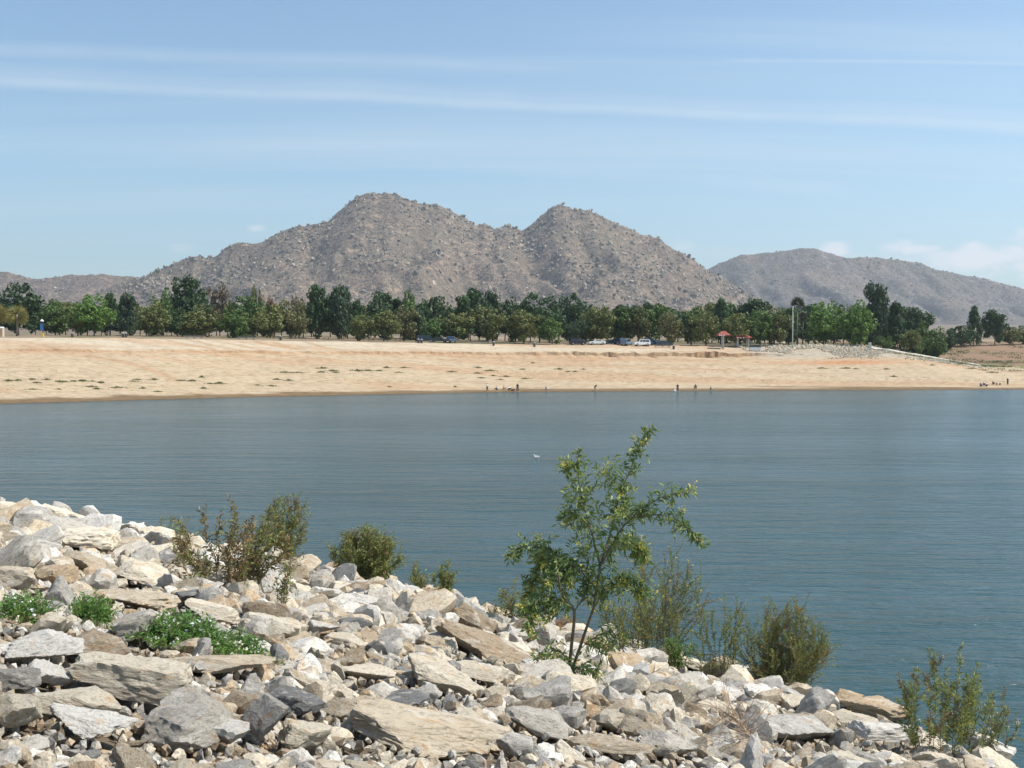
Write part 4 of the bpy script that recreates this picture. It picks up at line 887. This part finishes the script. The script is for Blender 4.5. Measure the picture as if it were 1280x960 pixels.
for p_, D_, wds in ((91, 262, 'single dark trash barrel at far left on the beach crest'), (154, 263, 'left barrel of the dark pair on the left beach crest'), (158, 263, 'right barrel of the dark pair on the left beach crest'), (351, 276, 'trash barrel left of the tall dark tree pair'), (523, 285, 'left barrel of the pair below the dark parked vehicle'), (527, 285, 'right barrel of the pair below the dark parked vehicle'), (617, 289, 'barrel below the loose olive tree in the centre'), (668, 291, 'barrel in the centre below the broad tree'), (842, 293, 'barrel right of the parked cars')):
    if proto is None:
        e = empty('trash_barrel'); mb = MB(); mb.tube([(0, 0, 0), (0, 0, .3), (0, 0, .31), (0, 0, .6), (0, 0, .61), (0, 0, .95)], [.30, .30, .31, .31, .30, .30], 14); mb.build('drum', M_darkmetal, e, smooth=True, sharp=R(40))
        mb = MB(); mb.tube([(0, 0, .95), (0, 0, 1.02), (0, 0, 1.15)], [.33, .33, .12], 14); mb.build('lid', M_conc, e); proto = e
    else: e = copy_tree(proto)
    e.location = spot(p_, D_); tag(e, wds, 'trash barrel', 'trash barrels along the beach crest')
proto = None
for p_, D_, wds in ((243, 268, 'long low grey bench below the tallest left tree'), (308, 271, 'long low grey bench left of the grove gap'), (600, 291, 'long low grey bench right of the blue pickup'), (828, 296, 'long low pale bench right of the white van')):
    if proto is None:
        e = empty('bench'); mb = MB(); mb.box(-2.4, 2.4, -.25, .25, .42, .52); mb.build('seat', M_conc, e, bevel=.02)
        for s_ in (-1.8, 0, 1.8): mb = MB(); mb.box(s_-.12, s_+.12, -.2, .2, 0, .42); mb.build('support', M_conc, e)
        mb = MB(); mb.box(-2.4, 2.4, .22, .28, .60, .9); mb.build('backrest', M_wood, e); proto = e
        for s_ in (-1.8, 1.8): mb = MB(); mb.box(s_-.04, s_+.04, .25, .31, .5, .9); mb.build('backrest_post', M_darkmetal, e)
    else: e = copy_tree(proto)
    e.location = spot(p_, D_); tag(e, wds, 'bench', 'long low benches on the beach crest')
def shelter(px, D_, W, Hh, posts, label):
    e = empty('picnic_shelter', spot(px, D_), 0, label, 'shelter', 'red roofed picnic shelters'); mb = MB()
    w = W/2; z0, z1 = Hh-1.1, Hh; a = [(-w, -w*.8, z0), (w, -w*.8, z0), (w, w*.8, z0), (-w, w*.8, z0)]; r_ = [(-w*.3, 0, z1), (w*.3, 0, z1)]
    mb.poly([a[0], a[1], r_[1], r_[0]]); mb.poly([a[1], a[2], r_[1]]); mb.poly([a[2], a[3], r_[0], r_[1]]); mb.poly([a[3], a[0], r_[0]]); mb.poly([a[3], a[2], a[1], a[0]])
    mb.build('roof', M_redroof, e); mb = MB(); mb.box(-w+.05, w-.05, -w*.8+.05, w*.8-.05, z0-.22, z0-.02); mb.build('beam', M_redroof, e)
    for p_ in posts:
        for s_ in (-1, 1): mb = MB(); mb.box(p_-.2, p_+.2, s_*w*.55-.2, s_*w*.55+.2, -.1, z0-.22); mb.build('post', M_conc, e, bevel=.02)
    mb = MB()
    for k in (-.7, -.42, -.05): mb.box(k*w-.2, k*w+.2, -w*.8-.03, -w*.8+.01, z0-.2, z0+.05)
    mb.build('white_panel', M_whitep, e)
shelter(904, 296, 3.6, 4.8, (-.2,), 'small red hip roofed shelter with one visible post left of the white box')
shelter(928, 301, 4.6, 3.7, (-1.6, 1.4), 'lower red roofed shelter on two posts next to the white box')
e = empty('storage_box', spot(943.5, 292), 0, 'long white box with a dark lid right of the red roofed shelters', 'storage box'); mb = MB(); mb.box(-1.5, 1.5, -.6, .6, .12, 1.0); mb.build('body', M_whitep, e, bevel=.03); mb = MB(); mb.box(-1.55, 1.55, -.65, .65, 1.003, 1.2); mb.build('lid', M_darkmetal, e, bevel=.03)
for s_ in (-1.2, 1.2): mb = MB(); mb.box(s_-.1, s_+.1, -.5, .5, -.1, .118); mb.build('skid', M_wood, e)
e = empty('lamp_post', spot(990.5, 297), 0, 'tall pale metal pole left of the thin palms', 'lamp post'); mb = MB(); mb.tube([(0, 0, -.1), (0, 0, 6), (0, 0, 11.6)], [.17, .13, .09], 10); mb.build('pole', M_pale, e, smooth=True); mb = MB(); mb.tube([(0, 0, 11.4), (.5, 0, 11.7), (.9, 0, 11.7)], .05, 6); mb.build('arm', M_pale, e); mb = MB(); mb.box(.8, 1.4, -.15, .15, 11.6, 11.75); mb.build('lamp_head', M_conc, e, bevel=.03)
e = empty('pillar', spot(1087, 294), 0, 'pale greenish pillar at the top of the riprap slope', 'pillar'); mb = MB(); mb.box(-.33, .33, -.33, .33, -.2, 2.05); mb.build('shaft', M_pale, e, bevel=.03); mb = MB(); mb.box(-.4, .4, -.4, .4, 2.053, 2.2, taper=.08); mb.build('cap', M_pale, e, bevel=.02)
e = empty('pillar', spot(1, 260), 0, 'tan masonry pillar cut by the left edge below the palms', 'pillar'); mb = MB(); mb.box(-.75, .75, -.5, .5, -.2, 2.0); mb.build('shaft', M_tanst, e, bevel=.05); mb = MB(); mb.box(-.85, .85, -.6, .6, 2.003, 2.35, taper=.2); mb.build('cap', M_whitep, e, bevel=.04)
e = empty('beach_marker', spot(53.5, 262), 0, 'tall blue marker with a white cap and yellow foot on the left beach crest', 'marker'); mb = MB(); mb.tube([(0, .1, -.1), (0, .1, 4.0)], .06, 8); mb.build('pole', M_darkmetal, e)
mb = MB(); mb.box(-.5, .25, -.09, .04, 1.6, 3.2); mb.build('panel', M_blue, e, bevel=.03); mb = MB(); mb.box(-.25, .3, -.2, .2, 0, 1.15, taper=.08); mb.build('foot', M_yel, e, bevel=.03); mb = MB(); mb.tube([(-.05, 0, 3.7), (-.05, 0, 3.9), (-.05, 0, 4.2)], [.4, .42, .12], 12); mb.build('cap', M_whitep, e, smooth=True, sharp=R(40))
mb = MB(); mb.box(.26, .40, -.10, .10, 1.1, 3.6); mb.build('side_board', plain('navy', (.02, .04, .08), .6), e)

def make_car(c_, kind='suv', name='parked_car'):
    e = empty(name); paint = plain('car_paint', c_, .25, var=.06, scale=.5); L = 4.6; W = .9
    prof = {'suv': [(-2.25, .35), (-2.3, .8), (-2.25, 1.05), (-2.05, 1.68), (-1.8, 1.76), (.35, 1.76), (.6, 1.68), (1.15, 1.12), (2.1, .98), (2.28, .75), (2.3, .35)],
            'sedan': [(-2.3, .33), (-2.35, .85), (-2.2, .98), (-1.6, 1.02), (-1.0, 1.40), (-.7, 1.45), (.3, 1.45), (.55, 1.38), (1.15, .98), (2.1, .85), (2.3, .65), (2.32, .33)],
            'van': [(-2.4, .35), (-2.45, 1.0), (-2.4, 1.9), (-2.25, 2.0), (1.0, 2.0), (1.25, 1.92), (1.75, 1.25), (2.3, 1.05), (2.42, .8), (2.42, .35)],
            'pickup': [(-2.6, .45), (-2.65, 1.05), (-2.6, 1.1), (-.75, 1.1), (-.7, 1.65), (-.5, 1.75), (.55, 1.75), (.75, 1.68), (1.25, 1.15), (2.3, 1.02), (2.5, .8), (2.5, .45)]}[kind]
    def wy_(z): return W*(1-.16*max(0, (z-1.0))/.9)
    mb = MB(); n = len(prof); A = [(x, -wy_(z), z) for x, z in prof]; B = [(x, wy_(z), z) for x, z in prof]
    mb.poly(A); mb.poly(B[::-1])
    for i in range(n): j = (i+1) % n; mb.poly([A[i], B[i], B[j], A[j]][::-1] if False else [A[j], A[i], B[i], B[j]])
    me = mb.mesh('body', paint, smooth=True, sharp=R(35), bevel=.05); obj('body', me, e)
    zt = max(z for _, z in prof); zl = 1.0 if kind != 'sedan' else .95
    win = {'suv': [(-1.95, -.95), (-.88, -.05), (.02, .85)], 'sedan': [(-1.1, -.4), (-.33, .65)], 'van': [(-2.2, -1.2), (-1.1, 0), (.1, 1.2)], 'pickup': [(-.6, .05), (.12, .8)]}[kind]
    for (a, b2) in win:
        for s_ in (-1, 1):
            z0, z1 = zl+.12, zt-.14; a2 = a+(.15 if a == win[0][0] else 0); c2 = b2-(.32 if b2 == win[-1][1] else 0); y0 = s_*(wy_(z0)+.006); y1 = s_*(wy_(z1)+.006); m2 = MB(); q = [(a, y0, z0), (b2, y0, z0), (c2, y1, z1), (a2, y1, z1)]
            m2.poly(q if s_ < 0 else q[::-1]); o = m2.build('side_window', M_glass, e)
    ws = {'suv': ((.66, 1.62), (1.10, 1.16)), 'sedan': ((.60, 1.34), (1.08, 1.02)), 'van': ((1.30, 1.85), (1.70, 1.32)), 'pickup': ((.80, 1.62), (1.20, 1.20))}[kind]
    (xa, za), (xb, zb_) = ws; m2 = MB(); m2.poly([(xa+.02, -.68, za), (xb+.02, -.76, zb_), (xb+.02, .76, zb_), (xa+.02, .68, za)]); m2.build('windscreen', M_glass, e)
    for sx in (-1.42, 1.42):
        for s_ in (-1, 1):
            m2 = MB(); m2.tube([(sx, s_*.70, .34), (sx, s_*.93, .34)], .34, 16); w_ = m2.build('wheel', M_tyre, e, smooth=True, sharp=R(40)); m3 = MB(); m3.tube([(sx, s_*.92, .34), (sx, s_*.945, .34)], .2, 12); m3.build('rim', M_rim, w_)
    fx = max(x for x, _ in prof); bx = min(x for x, _ in prof)
    for s_ in (-1, 1):
        m2 = MB(); m2.box(fx-.10, fx+.012, s_*.68-.16, s_*.68+.16, .68, .82); m2.build('headlight', M_light, e); m2 = MB(); m2.box(bx-.012, bx+.1, s_*.72-.1, s_*.72+.1, .8, 1.0); m2.build('tail_light', M_taill, e)
    return e
cars = [(722, 298, 'suv', (.03, .015, .02), 0.15, 'very dark maroon car parked at the left end of the row'), (746, 299, 'sedan', (.75, .78, .74), 3.3, 'low white car parked second from the left'),
 (764, 304, 'sedan', (.05, .055, .05), .3, 'dark grey car beside the white low car'), (771, 301, 'suv', (.03, .05, .09), 2.2, 'dark blue car with large windows in the middle of the row'), (783, 299, 'suv', (.16, .22, .28), 1.1, 'grey blue car facing the lake left of the white van'),
 (802, 298, 'suv', (.82, .82, .80), 3.3, 'bright white sport utility vehicle, brightest in the row'), (812, 301, 'suv', (.02, .06, .12), .9, 'deep blue car just right of the white vehicle'), (820, 304, 'sedan', (.35, .36, .36), .2, 'silver car partly hidden right of the blue one'), (830, 300, 'sedan', (.03, .05, .07), .1, 'dark low car at the right end of the row'),
 (532, 297, 'van', (.02, .03, .03), .1, 'dark green van parked left of the centre'), (549, 300, 'sedan', (.03, .03, .025), .1, 'low dark car between the dark van and the pickup'), (563, 297, 'pickup', (.07, .11, .18), 1.2, 'blue pickup truck facing the lake left of the centre')]
for (p_, D_, kd, c_, rz, lb) in cars:
    e = make_car(c_, kd, 'parked_van' if kd == 'van' else 'pickup_truck' if kd == 'pickup' else 'parked_car'); e.location = spot(p_, D_); e.rotation_euler.z = rz; tag(e, lb, 'pickup truck' if kd == 'pickup' else 'van' if kd == 'van' else 'car', 'cars parked at the top of the beach')

# ------------------------------------------------------------------ people
M_skin = plain('skin', (.42, .26, .18), .6, var=.05)
M_hair = plain('dark_hair', (.02, .015, .01), .6)
cloth = {k: plain('cloth_'+k, c_, .9, var=.1) for k, c_ in dict(black=(.015, .015, .02), white=(.78, .78, .76), navy=(.03, .04, .08), blue=(.12, .17, .28), pink=(.6, .35, .35), khaki=(.40, .33, .23), grey=(.2, .2, .2)).items()}
dg = bpy.context.evaluated_depsgraph_get
def skin_mesh(name, J, E, rad, mat, sub=1, root=0):
    me = bpy.data.meshes.new(name); me.from_pydata([tuple(j) for j in J], E, []); o = link(bpy.data.objects.new(name, me)); md = o.modifiers.new('s', 'SKIN'); sv = me.skin_vertices[0].data
    for i, r_ in enumerate(rad): sv[i].radius = (r_, r_)
    for i in range(len(J)): sv[i].use_root = (i == root)
    s_ = o.modifiers.new('d', 'SUBSURF'); s_.levels = sub; s_.render_levels = sub
    ev = o.evaluated_get(dg()); m2 = bpy.data.meshes.new_from_object(ev); m2.name = name; m2.materials.clear(); m2.materials.append(mat); m2.polygons.foreach_set('use_smooth', [True]*len(m2.polygons))
    bpy.data.objects.remove(o); bpy.data.meshes.remove(me); return m2
def pose_joints(pose):
    # pelvis, chest, neck, head, (L/R) shoulder, elbow, wrist, hand, hip, knee, ankle, toe
    P = {}
    if pose == 'stand': pel = Vector((0, 0, .92)); sp = Vector((0, .02, .5)); hips = [((-.10, 0, .88), (-.12, -.03, .48), (-.14, .02, .08), (-.15, -.16, .03)), ((.10, 0, .88), (.13, .0, .48), (.15, .05, .08), (.17, -.13, .03))]
    elif pose == 'bend': pel = Vector((0, .1, .88)); sp = Vector((0, -.34, .34)); hips = [((-.10, .1, .86), (-.12, .0, .48), (-.13, .05, .08), (-.14, -.13, .03)), ((.10, .1, .86), (.12, .02, .48), (.14, .08, .08), (.15, -.1, .03))]
    elif pose == 'sit': pel = Vector((0, 0, .14)); sp = Vector((0, .10, .48)); hips = [((-.10, 0, .14), (-.16, -.38, .42), (-.16, -.62, .06), (-.17, -.78, .03)), ((.10, 0, .14), (.18, -.36, .44), (.20, -.60, .06), (.21, -.76, .03))]
    else: pel = Vector((0, .1, .30)); sp = Vector((0, -.10, .47)); hips = [((-.10, .1, .30), (-.17, -.28, .50), (-.14, -.06, .08), (-.15, -.22, .03)), ((.10, .1, .30), (.17, -.26, .48), (.14, -.04, .08), (.15, -.2, .03))]
    ch = pel+sp*.75; nk = pel+sp; hd = nk+Vector((0, -.02 if pose != 'bend' else -.08, .16 if pose != 'bend' else .10)); arms = []
    for s_ in (-1, 1):
        sh = pel+sp*.9+Vector((s_*.19, 0, 0))
        if pose == 'stand': el = sh+Vector((s_*.07, -.02, -.28)); wr = el+Vector((s_*-.02, -.14, -.2))
        elif pose == 'bend': el = sh+Vector((s_*.03, -.08, -.27)); wr = el+Vector((0, -.06, -.22))
        elif pose == 'sit': el = sh+Vector((s_*.06, -.16, -.2)); wr = el+Vector((s_*-.04, -.22, .02))
        else: el = sh+Vector((s_*.05, -.15, -.2)); wr = el+Vector((s_*-.06, -.2, -.02))
        arms.append((sh, el, wr, wr+(wr-el).normalized()*.09))
    return pel, ch, nk, hd, arms, [[Vector(q) for q in h] for h in hips]
def person(px, py, pose, rz, shirt, pants, label, sc=1.0, group='people at the far water edge'):
    loc = hit(px, py); e = empty('person', loc, rz, label, 'person', group); e.scale = (sc,)*3
    pel, ch, nk, hd, arms, hips = pose_joints(pose)
    J = [pel, ch, nk, hd-Vector((0, 0, .03)), hd+Vector((0, 0, .08))]; E = [(0, 1), (1, 2), (2, 3), (3, 4)]; rd = [.13, .14, .055, .085, .075]
    for a in arms:
        n0 = len(J); J += list(a); E += [(1, n0), (n0, n0+1), (n0+1, n0+2), (n0+2, n0+3)]; rd += [.06, .042, .03, .032]
    for h in hips:
        n0 = len(J); J += h; E += [(0, n0), (n0, n0+1), (n0+1, n0+2), (n0+2, n0+3)]; rd += [.09, .062, .045, .035]
    obj('body', skin_mesh('body', J, E, rd, M_skin), e)
    J = [pel+(ch-pel)*.1, ch, nk-(nk-ch)*.25]; E = [(0, 1), (1, 2)]; rd = [.155, .165, .10]
    for a in arms: n0 = len(J); J += [a[0], a[0].lerp(a[1], .75)]; E += [(1, n0), (n0, n0+1)]; rd += [.078, .062]
    obj('shirt', skin_mesh('shirt', J, E, rd, cloth[shirt]), e)
    J = [pel+Vector((0, 0, .05))]; E = []; rd = [.15]
    for h in hips: n0 = len(J); J += [h[0], h[1], h[1].lerp(h[2], .8)]; E += [(0, n0), (n0, n0+1), (n0+1, n0+2)]; rd += [.11, .082, .066]
    obj('trousers', skin_mesh('trousers', J, E, rd, cloth[pants]), e)
    J = [hd+Vector((0, .02, .02)), hd+Vector((0, .02, .10))]; obj('hair', skin_mesh('hair', J, [(0, 1)], [.09, .085], M_hair, 2), e)
    return e
person(609, 489.5, 'stand', .4, 'white', 'black', 'standing person in pale top and dark trousers, leftmost at the far water edge')
person(621, 487.5, 'sit', -.6, 'white', 'navy', 'seated person in white, second from the left at the far shore')
person(630, 486.5, 'sit', .3, 'pink', 'khaki', 'seated person in pale pink between two people in white')
person(636.5, 487.5, 'sit', .5, 'white', 'black', 'seated person in white beside the tall dark standing figure')
person(647, 490, 'stand', -.3, 'black', 'navy', 'tall standing person in black at the right of the left group', 1.06)
person(683, 487.5, 'sit', .8, 'grey', 'white', 'lone seated person in grey and white right of the left group')
person(744, 489, 'bend', .9, 'black', 'khaki', 'lone person bending forward in black top and pale trousers')
person(847, 489.8, 'stand', .2, 'black', 'black', 'standing person all in black beside a white bag')
person(869.5, 486.5, 'crouch', -1.2, 'black', 'grey', 'crouching person between the one in black and the seated dark one', 1.1)
person(888.5, 489, 'crouch', 1.2, 'black', 'white', 'crouching person in black right of centre near the water')
person(1226, 483, 'sit', .4, 'black', 'blue', 'seated person in black at the left of the right hand group')
person(1230, 481.5, 'sit', -.4, 'white', 'black', 'seated person in white at the back of the right hand group')
person(1233, 483.5, 'crouch', .9, 'white', 'navy', 'crouching person in white and navy in the right hand group')
person(1241.5, 480.5, 'sit', .1, 'black', 'black', 'seated dark person in the middle of the right hand group', .9)
person(1246, 481.8, 'crouch', -.5, 'khaki', 'grey', 'small crouching person in khaki in the right hand group', .7)
person(1250, 481.8, 'crouch', .6, 'navy', 'khaki', 'small crouching person in navy in the right hand group', .7)
person(1259.5, 481.5, 'stand', .3, 'navy', 'black', 'standing dark clothed person at the far right of the shore')
person(979.5, 434, 'stand', .3, 'white', 'black', 'person in white top standing near the tall pale pole', 1.0, 'people under the park trees')
e = empty('bag', hit(843.5, 489.2), .3, 'small white bag on the sand beside the person in black', 'bag'); mb = MB(); mb.box(-.3, .3, -.2, .2, 0, .42, taper=.06); mb.build('sack', cloth['white'], e, bevel=.08); mb = MB(); mb.tube([(-.15, 0, .4), (-.1, 0, .55), (.1, 0, .55), (.15, 0, .4)], .02, 6); mb.build('handle', cloth['grey'], e)
e = empty('cooler', hit(641, 488.5), .2, 'low dark cooler on the wet sand beside the standing person in black', 'cooler'); mb = MB(); mb.box(-.32, .32, -.2, .2, 0, .34); mb.build('chest', plain('maroon_plastic', (.16, .05, .04), .5), e, bevel=.03); mb = MB(); mb.box(-.34, .34, -.22, .22, .343, .42); mb.build('lid', cloth['khaki'], e, bevel=.02)
# gull on the water
gl = hit(671, 573); gl.z = .02; e = empty('gull', gl, .5, 'white gull floating on the open water', 'bird')
obj('body', skin_mesh('body', [Vector(v) for v in ((.30, 0, .12), (.18, 0, .10), (0, 0, .09), (-.20, 0, .12), (-.24, 0, .22), (-.25, 0, .31), (-.33, 0, .31))], [(i, i+1) for i in range(6)], [.015, .06, .11, .09, .045, .055, .012], M_whitep, 2, 2), e)
for s_ in (-1, 1): mb = MB(); mb.poly([(-.15, s_*.09, .17), (.05, s_*.115, .19), (.36, s_*.03, .18), (.05, s_*.125, .10), (-.12, s_*.125, .10)]); mb.build('wing', M_conc, e)
mb = MB(); mb.tube([(-.31, 0, .31), (-.40, 0, .295)], [.014, .003], 6); mb.build('bill', M_yel, e)

# ------------------------------------------------------------------ air
V0 = Vector((-6200, -150, -5)); V1 = Vector((6200, 9900, 900))
mb = MB(); mb.box(V0.x, V1.x, V0.y, V1.y, V0.z, V1.z); hz = mb.mesh('haze', None)
m = bpy.data.materials.new('haze'); m.use_nodes = True; m.node_tree.nodes.clear(); tt = NT(m.node_tree); out = tt.new('ShaderNodeOutputMaterial'); vol = tt.new('ShaderNodeVolumePrincipled')
vol.inputs['Color'].default_value = (.80, .88, 1, 1); vol.inputs['Density'].default_value = .00009; vol.inputs['Anisotropy'].default_value = .3
tt.l.new(vol.outputs[0], out.inputs['Volume']); hz.materials.append(m); ho = obj('haze', hz); tag(ho, 'pale blue haze filling the distance', 'haze', kind='stuff'); ho['kind'] = 'stuff'

# ------------------------------------------------------------------ light and sky
sd = Vector((.60, -.03, .83)).normalized(); SE = math.asin(sd.z); SR = math.atan2(sd.x, sd.y)
sl = bpy.data.lights.new('sun', 'SUN'); sl.energy = 5.0; sl.angle = R(.5); sl.color = (1, .955, .88); so = link(bpy.data.objects.new('sun', sl)); so.rotation_euler = sd.to_track_quat('Z', 'Y').to_euler()
w = bpy.data.worlds.new('World'); scene.world = w; w.use_nodes = True; w.node_tree.nodes.clear(); t = NT(w.node_tree)
out = t.new('ShaderNodeOutputWorld'); bg = t.new('ShaderNodeBackground'); t.l.new(bg.outputs[0], out.inputs[0])
sky = t.new('ShaderNodeTexSky', sky_type='NISHITA', sun_disc=False, sun_elevation=SE, sun_rotation=SR, air_density=1.0, dust_density=1.2, ozone_density=2.2, altitude=450)
d = t.new('ShaderNodeTexCoord').outputs['Generated']; sp = t.new('ShaderNodeSeparateXYZ'); t.l.new(d, sp.inputs[0])
zc = t.math('MAXIMUM', sp.outputs[2], .02); yc = t.math('MAXIMUM', sp.outputs[1], .05)
cp = t.new('ShaderNodeCombineXYZ'); t.set(cp.inputs[0], t.math('DIVIDE', sp.outputs[0], t.math('ADD', zc, .12))); t.set(cp.inputs[1], t.math('DIVIDE', sp.outputs[1], t.math('ADD', zc, .12)))
cir = t.noise(t.map(cp.outputs[0], (.13, 1.6, 1), rot=(0, 0, R(-2.5))), 1.5, 6, .55, .35); cir2 = t.noise(t.map(cp.outputs[0], (.5, .9, 1)), .6, 3)
cm = t.math('MULTIPLY', t.step(cir, .42, .78), t.lin(cir2, .3, .7, .16, .5))
def streak(p0, p1, w0, amp, x0=None, x1=None, soft=2.2):
    a = ray(*p0); b_ = ray(*p1); n = a.cross(b_).normalized(); dn = t.vmath('DOT_PRODUCT', d, tuple(n)).outputs['Value']
    wob = t.math('MULTIPLY', t.math('SUBTRACT', t.noise(t.map(d, (2, 2, 2)), 2.2, 3), .5), w0*1.0)
    f = t.math('ABSOLUTE', t.math('ADD', dn, wob)); f = t.math('SUBTRACT', 1.0, t.step(f, 0, w0)); f = t.math('MULTIPLY', f, t.lin(t.noise(t.map(d, (1, 1, 1)), 7, 5, .6), .3, .7, amp*.5, amp))
    if x0 is not None: u = t.math('DIVIDE', sp.outputs[0], yc); f = t.math('MULTIPLY', f, t.math('MULTIPLY', t.step(u, (x0-640)/FPX, (x0-560)/FPX), t.math('SUBTRACT', 1.0, t.step(u, (x1-80-640)/FPX, (x1-640)/FPX))))
    return f
s1_ = streak((0, 101), (1200, 155), .0095, .48); s1b = streak((0, 94), (1280, 150), .016, .30); s2_ = streak((940, 76), (1280, 79), .0032, .36, 860, 1500); s3_ = streak((905, 192), (985, 232), .0035, .22, 860, 1060); s4_ = streak((0, 62), (700, 84), .010, .28, -300, 760); s5_ = streak((600, 205), (1000, 232), .012, .22, 500, 1100)
mask = cm
for s_ in (s1_, s1b, s2_, s3_, s4_, s5_): mask = t.math('MAXIMUM', mask, s_)
u = t.math('DIVIDE', sp.outputs[0], yc); v = t.math('DIVIDE', sp.outputs[2], yc)
uv = t.new('ShaderNodeCombineXYZ'); t.set(uv.inputs[0], u); t.set(uv.inputs[1], v)
pn = t.noise(t.map(uv.outputs[0], (1, 2.0, 1)), 28, 6, .6); 
def puff(px, py, rx, ry, amp, thr=.0):
    du = t.math('DIVIDE', t.math('SUBTRACT', u, (px-640)/FPX), rx/FPX); dv = t.math('DIVIDE', t.math('SUBTRACT', v, (430-py)/FPX), ry/FPX)
    r2 = t.math('SQRT', t.math('ADD', t.math('MULTIPLY', du, du), t.math('MULTIPLY', dv, dv))); k = t.math('ADD', t.math('SUBTRACT', 1.0, r2), t.math('MULTIPLY', t.math('SUBTRACT', pn, .5), 2.4))
    return t.math('MULTIPLY', t.step(k, .05+thr, .75+thr), amp)
pm = t.math('MULTIPLY', mask, 0.0)
for a in ((1042, 312, 30, 13, .75), (1140, 312, 45, 12, .7), (1180, 326, 80, 18, .6), (1240, 322, 90, 26, .8), (1290, 298, 60, 16, .5), (1330, 330, 120, 30, .8), (322, 286, 20, 9, .45), (228, 310, 18, 7, .25), (855, 308, 24, 10, .25)): pm = t.math('MAXIMUM', pm, puff(*a))
tint_ = t.mix(1.0, sky.outputs[0], (1.02, 1.16, 1.12), 'MULTIPLY')
cc = t.mix(t.math('MULTIPLY', mask, .8), tint_, (6.2, 6.7, 6.8)); cc = t.mix(pm, cc, (7.8, 7.6, 7.5)); t.set(bg.inputs[0], cc); bg.inputs[1].default_value = .12
scene.view_settings.view_transform = 'Standard'; scene.view_settings.look = 'None'; scene.view_settings.gamma = 1; scene.view_settings.exposure = .32
scene.render.engine = 'CYCLES'; scene.cycles.volume_bounces = 0; scene.cycles.max_bounces = 6; scene.cycles.transparent_max_bounces = 6
